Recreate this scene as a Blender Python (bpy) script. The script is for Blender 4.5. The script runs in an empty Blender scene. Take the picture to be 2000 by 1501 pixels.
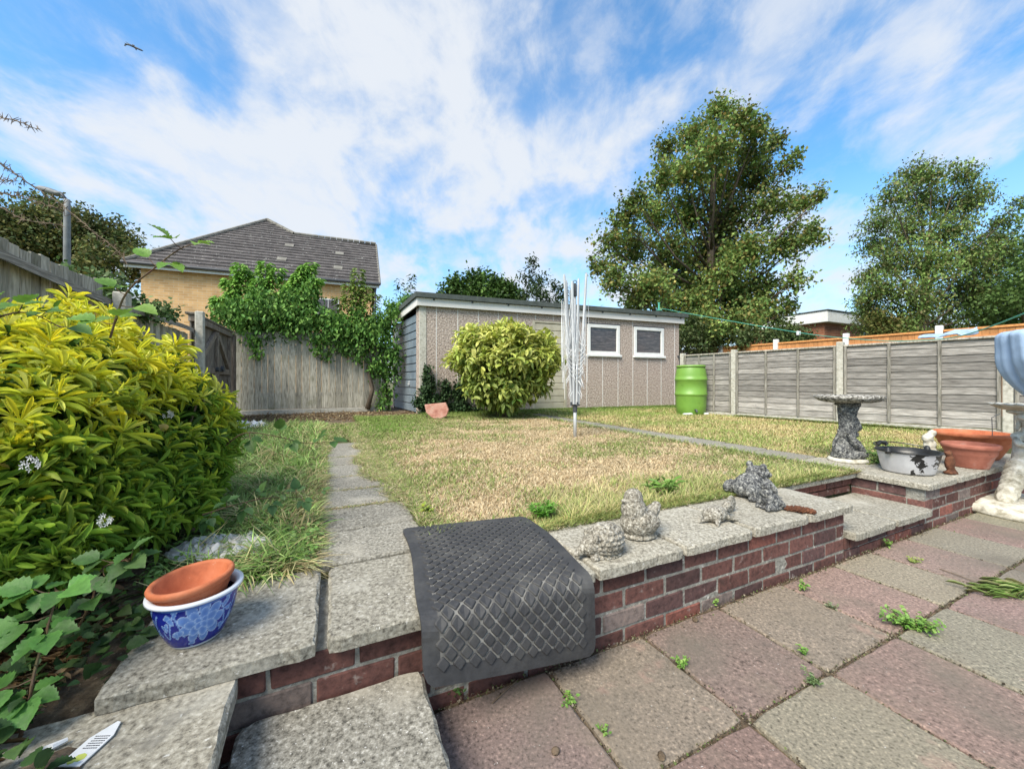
import bpy, bmesh, math, random
import numpy as np
from mathutils import Vector, Matrix, noise as mn
random.seed(7); RS = np.random.RandomState(11)
R = math.radians
SC = bpy.context.scene
COL = SC.collection

# ------------------------------------------------------------------ site survey helpers
CA, SA = math.cos(R(25.1)), math.sin(R(25.1))
def P(u, v, z=0.0):                       # garden grid (u along the wall, v away from the house)
    return (1.092 + CA*u - SA*v, 1.323 + SA*u + CA*v, z)
def D(px, py, Y):                         # sight line at distance Y
    return ((px-1000)/750*Y, Y, 1-(py-745)/750*Y)
def G(px, py, z=0.31):
    Y = 750*(1-z)/(py-745)
    return ((px-1000)/750*Y, Y, z)
UP = .31

# ------------------------------------------------------------------ object helpers
ORG = {}
def setp(o, label=None, cat=None, group=None, kind=None):
    if label: o['label'] = label
    if cat: o['category'] = cat
    if group: o['group'] = group
    if kind: o['kind'] = kind
    return o
def thing(name, label, cat, loc=(0,0,0), rotz=0, group=None):
    o = bpy.data.objects.new(name, None); COL.objects.link(o)
    o.empty_display_size = .1
    o.location = loc; o.rotation_euler = (0,0,rotz)
    ORG[o] = Vector(loc)
    return setp(o, label, cat, group)
def link(name, me, parent=None, loc=(0,0,0)):
    o = bpy.data.objects.new(name, me); COL.objects.link(o)
    if parent: o.parent = parent
    else: o.location = loc
    return o

class MB:
    def __init__(s, tf=None):
        s.V=[]; s.F=[]; s.C=[]; s.MI=[]; s.tf=tf; s.c=(1,1,1); s.mi=0
    def add(s, V, F):
        n=len(s.V)
        for v in V:
            s.V.append(s.tf(*v) if s.tf else tuple(v)); s.C.append(s.c)
        for f in F:
            s.F.append([i+n for i in f]); s.MI.append(s.mi)
    def box(s, x0,x1,y0,y1,z0,z1, b=0.0, j=0.0):
        if x0>x1: x0,x1=x1,x0
        if y0>y1: y0,y1=y1,y0
        if b<=0:
            V=[(x,y,z) for z in (z0,z1) for y in (y0,y1) for x in (x0,x1)]
            s.add(V,[(0,2,3,1),(4,5,7,6),(0,1,5,4),(2,6,7,3),(0,4,6,2),(1,3,7,5)]); return
        b=min(b,(x1-x0)*.45,(y1-y0)*.45,(z1-z0)*.45)
        X=(x0,x1);Y=(y0,y1);Z=(z0,z1);V=[];idx={}
        for i in (0,1):
            for k in (0,1):
                for l in (0,1):
                    sx=1-2*i;sy=1-2*k;sz=1-2*l
                    jx,jy,jz=[random.uniform(-j,j) for _ in range(3)]
                    for a in range(3):
                        p=[X[i]+sx*b+jx,Y[k]+sy*b+jy,Z[l]+sz*b+jz]
                        if a==0:p[0]-=sx*b
                        if a==1:p[1]-=sy*b
                        if a==2:p[2]-=sz*b
                        idx[(i,k,l,a)]=len(V);V.append(tuple(p))
        F=[]
        for i in (0,1):
            F.append([idx[(i,0,0,0)],idx[(i,1,0,0)],idx[(i,1,1,0)],idx[(i,0,1,0)]])
            F.append([idx[(0,i,0,1)],idx[(1,i,0,1)],idx[(1,i,1,1)],idx[(0,i,1,1)]])
            F.append([idx[(0,0,i,2)],idx[(1,0,i,2)],idx[(1,1,i,2)],idx[(0,1,i,2)]])
            for k in (0,1):
                F.append([idx[(0,i,k,1)],idx[(1,i,k,1)],idx[(1,i,k,2)],idx[(0,i,k,2)]])
                F.append([idx[(i,0,k,0)],idx[(i,1,k,0)],idx[(i,1,k,2)],idx[(i,0,k,2)]])
                F.append([idx[(i,k,0,0)],idx[(i,k,1,0)],idx[(i,k,1,1)],idx[(i,k,0,1)]])
                for l in (0,1):
                    F.append([idx[(i,k,l,0)],idx[(i,k,l,1)],idx[(i,k,l,2)]])
        s.add(V,F)
    def tube(s, pts, rad, seg=8, cap=True):
        pts=[Vector(p) for p in pts]; n=len(pts)
        if not hasattr(rad,'__len__'): rad=[rad]*n
        V=[];F=[];prev=None
        for i,p in enumerate(pts):
            t=(pts[min(i+1,n-1)]-pts[max(i-1,0)]).normalized()
            if prev is None:
                a=Vector((0,0,1)) if abs(t.z)<.9 else Vector((1,0,0))
                x=t.cross(a).normalized()
            else:
                x=(prev-t*prev.dot(t)).normalized()
            y=t.cross(x); prev=x
            for k in range(seg):
                a=2*math.pi*k/seg
                V.append(tuple(p+(x*math.cos(a)+y*math.sin(a))*rad[i]))
        for i in range(n-1):
            for k in range(seg):
                k2=(k+1)%seg
                F.append([i*seg+k,i*seg+k2,(i+1)*seg+k2,(i+1)*seg+k])
        if cap:
            F.append(list(range(seg))[::-1]); F.append([(n-1)*seg+k for k in range(seg)])
        s.add(V,F)
    def lathe(s, c, prof, seg=40, tilt=None, wob=0, ell=(1,1)):
        V=[];F=[];n=len(prof)
        for (r,z) in prof:
            for k in range(seg):
                a=2*math.pi*k/seg
                w=1+(wob*mn.noise(Vector((math.cos(a)*2,math.sin(a)*2,z*9))) if wob else 0)
                p=Vector((r*w*math.cos(a)*ell[0],r*w*math.sin(a)*ell[1],z))
                if tilt: p=tilt@p
                V.append((c[0]+p.x,c[1]+p.y,c[2]+p.z))
        for i in range(n-1):
            for k in range(seg):
                k2=(k+1)%seg
                F.append([i*seg+k,i*seg+k2,(i+1)*seg+k2,(i+1)*seg+k])
        s.add(V,F)
    def slab(s, x0,x1,y0,y1,z0,z1, j=.003, per=9, ch=.007, tz=0.0):
        pts=[]
        def side(a,b):
            for i in range(per):
                t=i/per; q=[a[0]+(b[0]-a[0])*t,a[1]+(b[1]-a[1])*t]
                k=j*1.0 if i else j*1.6
                n=mn.noise(Vector((q[0]*21+x0*7,q[1]*21,z1*50)))*k*1.5
                cx,cy=(x0+x1)/2,(y0+y1)/2
                dx,dy=cx-q[0],cy-q[1]; l=math.hypot(dx,dy)
                q[0]+=dx/l*(abs(n)+random.random()*k*.7);q[1]+=dy/l*(abs(n)+random.random()*k*.7)
                if i==0: q[0]+=dx/l*.006;q[1]+=dy/l*.006
                pts.append(q)
        side((x0,y0),(x1,y0));side((x1,y0),(x1,y1));side((x1,y1),(x0,y1));side((x0,y1),(x0,y0))
        n=len(pts);V=[];cx,cy=(x0+x1)/2,(y0+y1)/2
        ta,tb=random.uniform(-tz,tz),random.uniform(-tz,tz)
        def zt(q): return ta*(q[0]-cx)/(x1-x0)+tb*(q[1]-cy)/(y1-y0)
        for q in pts: V.append((q[0],q[1],z0))
        for q in pts: V.append((q[0],q[1],z1-ch*random.uniform(.5,1.3)+zt(q)))
        for q in pts:
            dx,dy=cx-q[0],cy-q[1]; l=math.hypot(dx,dy); c=ch*random.uniform(.5,1.5)
            V.append((q[0]+dx/l*c,q[1]+dy/l*c,z1+zt(q)))
        V.append((cx,cy,z1)); F=[]
        for i in range(n):
            k=(i+1)%n
            F+= [[i,k,n+k,n+i],[n+i,n+k,2*n+k,2*n+i],[2*n+i,2*n+k,3*n]]
        F.append(list(range(n))[::-1])
        s.add(V,F)
    def build(s, name, mats, parent=None, loc=None, smooth=False, local=False, recalc=True):
        if not isinstance(mats,(list,tuple)): mats=[mats]
        V=s.V
        if local: off=Vector((0,0,0))
        elif parent is not None: off=ORG.get(parent,Vector((0,0,0)))
        else:
            if loc is None:
                a=np.array(V); loc=((a[:,0].min()+a[:,0].max())/2,(a[:,1].min()+a[:,1].max())/2,a[:,2].min())
            off=Vector(loc)
        me=bpy.data.meshes.new(name)
        me.from_pydata([(v[0]-off.x,v[1]-off.y,v[2]-off.z) for v in V],[],s.F)
        for m in mats: me.materials.append(m)
        me.polygons.foreach_set('material_index',s.MI)
        ca=me.color_attributes.new('Col','FLOAT_COLOR','POINT')
        ca.data.foreach_set('color',np.array([(c[0],c[1],c[2],1) for c in s.C],dtype=np.float32).ravel())
        if recalc:
            bm=bmesh.new();bm.from_mesh(me);bmesh.ops.recalc_face_normals(bm,faces=bm.faces);bm.to_mesh(me);bm.free()
        if smooth: me.polygons.foreach_set('use_smooth',[True]*len(me.polygons))
        me.update()
        o=link(name,me,parent,tuple(off) if parent is None else (0,0,0))
        ORG[o]=off.copy() if parent is None else ORG.get(parent,Vector((0,0,0))).copy()
        return o

def np_mesh(name, V, Fq, C, m, parent=None, smooth=False):
    """big quad meshes; V world coordinates"""
    if parent is not None: off=np.array(ORG[parent])
    else: off=np.array([V[:,0].mean(),V[:,1].mean(),V[:,2].min()])
    me=bpy.data.meshes.new(name); nv=len(V); nf=len(Fq); k=Fq.shape[1]
    me.vertices.add(nv); me.loops.add(nf*k); me.polygons.add(nf)
    me.vertices.foreach_set('co',(V-off).astype(np.float32).ravel())
    me.loops.foreach_set('vertex_index',Fq.astype(np.int32).ravel())
    me.polygons.foreach_set('loop_start',np.arange(nf,dtype=np.int32)*k)
    me.update(calc_edges=True)
    if smooth: me.polygons.foreach_set('use_smooth',np.ones(nf,dtype=bool))
    ca=me.color_attributes.new('Col','FLOAT_COLOR','POINT')
    c4=np.ones((nv,4),dtype=np.float32); c4[:,:3]=C
    ca.data.foreach_set('color',c4.ravel())
    me.materials.append(m)
    o=link(name,me,parent,tuple(off) if parent is None else (0,0,0))
    ORG[o]=Vector(off)
    return o

def unit(a): return a/np.maximum(np.linalg.norm(a,axis=1,keepdims=True),1e-9)
# leaf templates: (x,y,z,mix) + quads
def leaf_t(widths, ts, fold=.12, curl=.25, ser=0, mixes=None):
    V=[];F=[];rows=[]
    for i,(t,w) in enumerate(zip(ts,widths)):
        z=-curl*t*t; s=(1+ser*(1 if i%2 else -1))
        V+=[(-w*s,t,z+fold*w*2,1.0),(0,t+ (ser*.05 if i else 0),z,0.0),(w*s,t,z+fold*w*2,1.0)]
    n=len(ts)
    for i in range(n-1):
        a=i*3;b=a+3
        F+=[(a,a+1,b+1,b),(a+1,a+2,b+2,b+1)]
    return np.array(V),np.array(F)
RHOMB=(np.array([(0,0,0,0),(.5,.45,.06,.5),(0,1,-.05,1),(-.5,.55,.06,.5)]),np.array([(0,1,2,3)]))
LANCE=leaf_t([.03,.14,.27,.34,.26,.02],[0,.2,.45,.7,.88,1.0],fold=.22,curl=.13)
OVATE=leaf_t([.02,.22,.36,.40,.50,.44,.50,.38,.41,.26,.27,.10,.11,.01],[0,.07,.14,.22,.30,.39,.47,.56,.64,.73,.80,.88,.93,1.0],fold=.13,curl=.16,ser=0)
OVATE[0][:,2]+=np.where(OVATE[0][:,3]>.5,0,1)*0+.016*np.repeat(np.array([(-1)**i for i in range(14)]),3)*np.where(OVATE[0][:,3]>.5,1,.2)
OVAL=leaf_t([.02,.26,.4,.33,.02],[0,.2,.5,.8,1.0],fold=.15,curl=.25)
def scatter(T, Pn, Dn, Nn, L, W, C1, C2=None):
    tv,tf=T; n=len(Pn); k=len(tv)
    Dn=unit(Dn); X=unit(np.cross(Dn,Nn)); N2=np.cross(X,Dn)
    L=np.broadcast_to(L,(n,))[:,None,None]; W=np.broadcast_to(W,(n,))[:,None,None]
    V=Pn[:,None,:]+L*tv[None,:,1:2]*Dn[:,None,:]+W*tv[None,:,0:1]*X[:,None,:]+L*tv[None,:,2:3]*N2[:,None,:]
    if C2 is None: C2=C1
    m=tv[None,:,3:4]
    C=C1[:,None,:]*(1-m)+C2[:,None,:]*m
    F=tf[None,:,:]+(np.arange(n)*k)[:,None,None]
    return V.reshape(-1,3),F.reshape(-1,tf.shape[1]),C.reshape(-1,3)
def cat(parts):
    Vs=[];Fs=[];Cs=[];o=0
    for V,F,C in parts:
        Vs.append(V);Fs.append(F+o);Cs.append(C);o+=len(V)
    return np.vstack(Vs),np.vstack(Fs),np.vstack(Cs)
def rdir(n):
    return unit(RS.normal(size=(n,3)))
def pal(n, cols, jit=.15):
    cols=np.array(cols); i=RS.randint(0,len(cols),n); j=RS.randint(0,len(cols),n); t=RS.rand(n,1)
    c=cols[i]*t+cols[j]*(1-t)
    return np.clip(c*(1+jit*RS.normal(size=(n,1))),.003,1)

def blob(prims, vox=.006, noise_amp=.0, nscale=30, smooth=3, ridge=None):
    """fuse ellipsoids / capsules into one skin; returns (verts, faces)"""
    bm=bmesh.new()
    for p in prims:
        if p[0]=='e':                     # ('e',(c),(r),optional euler)
            M_=Matrix.Translation(p[1])
            if len(p)>3: 
                from mathutils import Euler
                M_=M_@Euler(p[3]).to_matrix().to_4x4()
            M_=M_@Matrix.Diagonal((*p[2],1))
            bmesh.ops.create_icosphere(bm,subdivisions=3,radius=1,matrix=M_)
        else:                             # ('c',[pts],[radii])
            pts=[Vector(q) for q in p[1]]; rr=p[2]
            for i in range(len(pts)-1):
                d=pts[i+1]-pts[i]; l=d.length; n=max(2,int(l/(min(rr[i],rr[i+1])*.4))+1)
                for k in range(n+1):
                    t=k/n; r=rr[i]*(1-t)+rr[i+1]*t
                    bmesh.ops.create_icosphere(bm,subdivisions=2,radius=r,matrix=Matrix.Translation(pts[i]+d*t))
    me=bpy.data.meshes.new('tmp'); bm.to_mesh(me); bm.free()
    o=bpy.data.objects.new('tmp',me); COL.objects.link(o)
    m=o.modifiers.new('r','REMESH'); m.mode='VOXEL'; m.voxel_size=vox
    if smooth:
        m=o.modifiers.new('s','SMOOTH'); m.iterations=smooth; m.factor=.5
    dg=bpy.context.evaluated_depsgraph_get(); dg.update()
    me2=bpy.data.meshes.new_from_object(o.evaluated_get(dg))
    V=[]
    for v in me2.vertices:
        co=v.co.copy()
        if noise_amp:
            a=mn.fractal(co*nscale*1.8,.75,2.0,4)
            co+=v.normal*a*noise_amp*.22
        if ridge: co+=v.normal*ridge(co)
        V.append(tuple(co))
    F=[list(p.vertices) for p in me2.polygons]
    bpy.data.objects.remove(o); bpy.data.meshes.remove(me); bpy.data.meshes.remove(me2)
    return V,F
def place(V, loc, rotz=0, s=1):
    M_=Matrix.Translation(loc)@Matrix.Rotation(rotz,4,'Z')@Matrix.Scale(s,4)
    return [tuple(M_@Vector(v)) for v in V]

# ------------------------------------------------------------------ materials
def mat(name, ramp, scale=8, detail=10, stretch=(1,1,1), lo=.3, hi=.7, spots=(), bump=None, rough=.85,
        metal=0, col=None, trans=0, spec=.3, dist=0, rvar=0):
    m=bpy.data.materials.new(name); m.use_nodes=True; nt=m.node_tree; N=nt.nodes; L=nt.links
    for n in list(N): N.remove(n)
    out=N.new('ShaderNodeOutputMaterial'); b=N.new('ShaderNodeBsdfPrincipled')
    b.inputs['Roughness'].default_value=rough; b.inputs['Metallic'].default_value=metal
    b.inputs['Specular IOR Level'].default_value=spec
    tc=N.new('ShaderNodeTexCoord'); mp=N.new('ShaderNodeMapping'); mp.inputs['Scale'].default_value=stretch
    L.new(tc.outputs['Object'],mp.inputs['Vector'])
    no=N.new('ShaderNodeTexNoise'); no.inputs['Scale'].default_value=scale; no.inputs['Detail'].default_value=detail
    no.inputs['Roughness'].default_value=.65; no.inputs['Distortion'].default_value=dist
    L.new(mp.outputs[0],no.inputs['Vector'])
    cr=N.new('ShaderNodeValToRGB'); e=cr.color_ramp.elements
    k=len(ramp)
    for i,c in enumerate(ramp):
        pos=lo+(hi-lo)*i/max(1,k-1)
        if i<2: el=e[i]; el.position=pos
        else: el=e.new(pos)
        el.color=(*c,1)
    if k==1: e[1].color=(*ramp[0],1)
    L.new(no.outputs['Fac'],cr.inputs['Fac']); cur=cr.outputs['Color']
    if col:
        at=N.new('ShaderNodeAttribute'); at.attribute_name='Col'
        mx=N.new('ShaderNodeMix'); mx.data_type='RGBA'; mx.blend_type='MULTIPLY'; mx.inputs[0].default_value=1
        L.new(cur,mx.inputs[6]); L.new(at.outputs['Color'],mx.inputs[7]); cur=mx.outputs[2]
    for (sc,th,c,soft) in spots:
        n2=N.new('ShaderNodeTexNoise'); n2.inputs['Scale'].default_value=sc; n2.inputs['Detail'].default_value=4
        n2.inputs['Roughness'].default_value=.6
        L.new(tc.outputs['Object'] if sc>0 else mp.outputs[0],n2.inputs['Vector'])
        r2=N.new('ShaderNodeMapRange'); r2.inputs[1].default_value=th; r2.inputs[2].default_value=th+soft
        L.new(n2.outputs['Fac'],r2.inputs[0])
        mx=N.new('ShaderNodeMix'); mx.data_type='RGBA'; L.new(r2.outputs[0],mx.inputs[0])
        L.new(cur,mx.inputs[6]); mx.inputs[7].default_value=(*c,1); cur=mx.outputs[2]
    L.new(cur,b.inputs['Base Color'])
    if bump:
        n3=N.new('ShaderNodeTexNoise'); n3.inputs['Scale'].default_value=bump[0]; n3.inputs['Detail'].default_value=6
        L.new(mp.outputs[0],n3.inputs['Vector'])
        bp=N.new('ShaderNodeBump'); bp.inputs['Strength'].default_value=bump[1]; bp.inputs['Distance'].default_value=bump[2]
        L.new(n3.outputs['Fac'],bp.inputs['Height']); L.new(bp.outputs[0],b.inputs['Normal'])
    if trans:
        t=N.new('ShaderNodeBsdfTranslucent'); L.new(cur,t.inputs['Color'])
        ms=N.new('ShaderNodeMixShader'); ms.inputs[0].default_value=trans
        L.new(b.outputs[0],ms.inputs[1]); L.new(t.outputs[0],ms.inputs[2]); L.new(ms.outputs[0],out.inputs[0])
    else: L.new(b.outputs[0],out.inputs[0])
    return m

W3=[(.88,)*3,(1.0,)*3,(1.1,)*3]
M={}
M['leaf']=mat('leaf',[(.70,.72,.68),(1,1,1),(1.2,1.2,1.1)],scale=55,col=1,trans=.3,rough=.5,spec=.4,bump=(90,.5,.003))
M['leaf_gold']=mat('leaf_gold',[(.85,.85,.8),(1,1,1),(1.1,1.1,1.05)],scale=25,col=1,trans=.45,rough=.68,spec=.25)
M['leaf_far']=mat('leaf_far',[(.85,.85,.85),(1.1,1.1,1.1)],scale=1.5,col=1,trans=.25,rough=.65,spec=.25)
M['grass']=mat('grass',[(.8,.8,.8),(1.1,1.1,1.1)],scale=6,col=1,trans=.25,rough=.75,spec=.15)
M['bark']=mat('bark',[(.06,.045,.035),(.16,.125,.09)],scale=14,stretch=(1,1,.3),bump=(20,.5,.02))
M['stem']=mat('stem',[(.10,.035,.03),(.13,.11,.05)],scale=20,rough=.6)
M['stem_brown']=mat('stem_brown',[(.09,.06,.04),(.2,.15,.1)],scale=30)
M['concrete']=mat('concrete',[(.07,.065,.055),(.20,.185,.155),(.31,.29,.25),(.52,.495,.44)],scale=90,detail=6,lo=.33,hi=.70,
    spots=[(4,.56,(.40,.37,.31),.22),(130,.66,(.72,.70,.66),.05),(110,.67,(.06,.055,.05),.04),(9,.66,(.13,.12,.10),.1)],bump=(80,.55,.004),rough=.95,col=1)
M['coping']=mat('coping',[(.09,.08,.065),(.25,.23,.19),(.37,.345,.29),(.54,.51,.45)],scale=85,detail=6,lo=.32,hi=.70,
    spots=[(3.2,.53,(.47,.445,.385),.25),(60,.64,(.64,.62,.57),.08),(120,.66,(.07,.065,.055),.05),(7,.60,(.19,.175,.145),.16)],bump=(70,.55,.004),rough=.95,col=1)
M['slab_col']=mat('slab_col',[(.36,.35,.34),(.84,.84,.82),(1.08,1.06,1.03),(1.9,1.85,1.75)],scale=95,detail=6,lo=.33,hi=.70,
    spots=[(2.6,.53,(.20,.165,.125),.3),(90,.69,(.55,.52,.48),.04),(4.2,.62,(.36,.22,.18),.16),(1.9,.50,(.14,.122,.098),.24),(105,.66,(.05,.045,.04),.05),(5,.66,(.09,.08,.07),.2)],bump=(60,.6,.004),rough=.93,col=1)
M['mortar']=mat('mortar',[(.15,.14,.12),(.36,.345,.30)],scale=45,spots=[(30,.6,(.52,.5,.46),.1)],bump=(60,.8,.01),rough=.95)
M['brick']=mat('brick',[(.5,.5,.5),(1,1,1),(1.3,1.25,1.2)],scale=45,col=1,lo=.32,hi=.7,
    spots=[(22,.63,(.33,.28,.25),.14),(9,.62,(.06,.035,.03),.15)],bump=(70,.6,.004),rough=.9)
M['soil']=mat('soil',[(.045,.032,.022),(.12,.088,.058),(.22,.17,.115)],scale=22,spots=[(60,.63,(.3,.24,.17),.05)],bump=(30,.9,.03),rough=1)
M['lawn_soil']=mat('lawn_soil',[(.26,.18,.10),(.42,.31,.18),(.56,.43,.26)],scale=24,spots=[(3,.56,(.12,.14,.05),.15)],bump=(40,.8,.02),rough=1)
M['ground']=mat('ground',[(.07,.075,.03),(.14,.13,.06)],scale=.8,rough=1)
M['rubber']=mat('rubber',[(.028,.028,.030),(.050,.050,.053)],scale=45,spots=[(6,.50,(.12,.115,.105),.5)],bump=(110,.35,.002),rough=.62,spec=.4)
M['rubber_dust']=mat('rubber_dust',[(.055,.054,.052),(.12,.116,.108),(.22,.212,.195)],scale=14,lo=.34,hi=.64,bump=(110,.3,.002),rough=.85)
M['terracotta']=mat('terracotta',[(.34,.09,.04),(.50,.15,.065),(.56,.2,.10)],scale=14,spots=[(60,.68,(.55,.3,.2),.08),(6,.60,(.42,.22,.15),.2)],bump=(40,.15,.004),rough=.72)
M['terracotta_pale']=mat('terracotta_pale',[(.30,.10,.065),(.47,.18,.125)],scale=12,spots=[(5,.55,(.5,.32,.26),.2),(30,.64,(.25,.1,.07),.1)],bump=(40,.2,.004),rough=.85)
M['stone']=mat('stone',[(.05,.045,.035),(.20,.18,.145),(.34,.315,.265),(.60,.575,.51)],scale=95,lo=.34,hi=.66,spots=[(14,.56,(.15,.14,.105),.2),(85,.66,(.03,.028,.022),.04)],bump=(75,1.0,.012),rough=.98)
M['stone_dark']=mat('stone_dark',[(.018,.019,.022),(.07,.072,.076),(.20,.20,.19),(.50,.49,.45)],scale=70,lo=.36,hi=.66,dist=.8,spots=[(10,.60,(.24,.24,.21),.18),(8,.64,(.03,.032,.036),.12)],bump=(60,1.0,.012),rough=.9)
M['stone_white']=mat('stone_white',[(.30,.27,.2),(.52,.49,.41),(.68,.65,.57)],scale=16,lo=.34,hi=.62,spots=[(11,.6,(.16,.145,.11),.15)],bump=(40,.5,.006),rough=.95)
M['bath_top']=mat('bath_top',[(.035,.033,.03),(.14,.13,.115),(.42,.40,.36),(.62,.6,.56)],scale=48,lo=.36,hi=.66,bump=(50,1,.01),rough=.98)
M['post']=mat('post',[(.28,.265,.22),(.44,.42,.36),(.55,.53,.47)],scale=22,spots=[(60,.68,(.14,.13,.11),.05)],bump=(50,.4,.004),rough=.95)
M['lap']=mat('lap',[(.07,.064,.058),(.19,.178,.165),(.30,.284,.265),(.44,.418,.39)],scale=7,stretch=(.8,7,13),lo=.30,hi=.72,dist=.2,
    spots=[(14,.72,(.04,.035,.03),.03)],bump=(14,.5,.008),rough=.92,col=1)
M['board']=mat('board',[(.12,.11,.09),(.30,.28,.235),(.43,.40,.345),(.56,.53,.46)],scale=7,stretch=(7,7,.8),lo=.3,hi=.7,dist=.3,
    spots=[(2.2,.6,(.16,.165,.08),.22),(16,.72,(.04,.035,.03),.03)],bump=(16,.5,.008),rough=.93,col=1)
M['gate']=mat('gate',[(.07,.055,.045),(.17,.145,.12),(.30,.27,.24)],scale=7,stretch=(6,6,1),lo=.3,hi=.7,bump=(16,.5,.008),rough=.93,col=1)
M['orange_wood']=mat('orange_wood',[(.36,.16,.06),(.55,.27,.10)],scale=7,stretch=(4,4,1),bump=(16,.3,.006),rough=.8,col=1)
M['dash']=mat('dash',[(.13,.10,.085),(.33,.265,.225),(.42,.345,.295),(.62,.54,.47)],scale=30,detail=4,lo=.34,hi=.66,bump=(26,.8,.02),rough=.97,
    spots=[(1.1,.6,(.36,.30,.26),.4)])
M['white_paint']=mat('white_paint',[(.62,.62,.6),(.76,.76,.74)],scale=6,spots=[(20,.68,(.35,.33,.3),.08)],bump=(20,.2,.003),rough=.55)
M['fascia']=mat('fascia',[(.55,.53,.5),(.72,.7,.67)],scale=3,stretch=(.4,1,3),spots=[(12,.66,(.36,.33,.29),.1)],rough=.65)
M['felt']=mat('felt',[(.045,.055,.052),(.09,.105,.098)],scale=7,rough=.85,bump=(60,.4,.005))
M['blue_door']=mat('blue_door',[(.12,.155,.19),(.20,.25,.295)],scale=4,rough=.5,spots=[(9,.66,(.1,.12,.13),.1)],bump=(12,.2,.004))
M['cream_door']=mat('cream_door',[(.34,.31,.23),(.5,.46,.36)],scale=5,rough=.6,spots=[(18,.68,(.25,.22,.17),.08)],bump=(12,.2,.004))
M['glass']=mat('glass',[(.016,.014,.015),(.07,.055,.055),(.17,.14,.135)],scale=3.5,stretch=(1,1,9),rough=.07,spec=.6,dist=1.5)
M['metal']=mat('metal',[(.40,.41,.42),(.58,.59,.60)],scale=20,stretch=(1,1,.1),metal=.2,rough=.5)
M['cord']=mat('cord',[(.62,.63,.64),(.78,.78,.78)],scale=40,rough=.5)
M['cord_green']=mat('cord_green',[(.05,.32,.24),(.12,.42,.33)],scale=40,rough=.5)
M['plastic_dark']=mat('plastic_dark',[(.04,.045,.055),(.075,.08,.09)],scale=30,rough=.5)
M['butt']=mat('butt',[(.13,.27,.04),(.18,.345,.055)],scale=4,rough=.42,spots=[(6,.64,(.10,.2,.03),.1)],spec=.5)
M['aluminium']=mat('aluminium',[(.46,.46,.48),(.63,.63,.65)],scale=9,metal=.35,rough=.42,spots=[(60,.7,(.2,.2,.2),.03)])
M['black_paint']=mat('black_paint',[(.008,.008,.008),(.022,.022,.022)],scale=25,rough=.35,spec=.5,bump=(30,.4,.003))
M['rust']=mat('rust',[(.05,.022,.014),(.11,.045,.025),(.20,.085,.045)],scale=35,rough=.95,bump=(50,.8,.005))
M['porcelain_blue']=None
M['porcelain_white']=mat('porcelain_white',[(.62,.66,.74),(.74,.77,.82)],scale=9,rough=.15,spec=.6)
M['roof']=mat('roof',[(.052,.046,.046),(.095,.085,.083),(.14,.125,.12)],scale=3,rough=.9,spots=[(5.5,.66,(.36,.35,.32),.03),(9,.66,(.45,.45,.42),.02)],bump=(20,.4,.02),col=1)
M['ridge']=mat('ridge',[(.13,.12,.105),(.24,.23,.20)],scale=3,rough=.9,spots=[(5,.62,(.35,.34,.3),.1)])
M['fabric_blue']=mat('fabric_blue',[(.31,.42,.58),(.37,.49,.66)],scale=3,rough=.9,bump=(12,.4,.012))
M['fabric_navy']=mat('fabric_navy',[(.03,.06,.16),(.05,.09,.22)],scale=6,rough=.85)
M['plastic_white']=mat('plastic_white',[(.6,.61,.62),(.74,.75,.76)],scale=14,rough=.5)
M['ink']=mat('ink',[(.05,.05,.06)],scale=5,rough=.6)
M['ink_green']=mat('ink_green',[(.5,.55,.12)],scale=5,rough=.6)
M['pink_stone']=mat('pink_stone',[(.26,.10,.075),(.44,.21,.16),(.5,.3,.24)],scale=9,lo=.3,hi=.62,spots=[(14,.62,(.3,.26,.2),.1)],bump=(40,.6,.01),rough=.95)
M['lamp_grey']=mat('lamp_grey',[(.15,.155,.16),(.24,.25,.25)],scale=9,rough=.6)
M['aircraft']=mat('aircraft',[(.06,.07,.09),(.1,.11,.13)],scale=.1,rough=.5)

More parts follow.
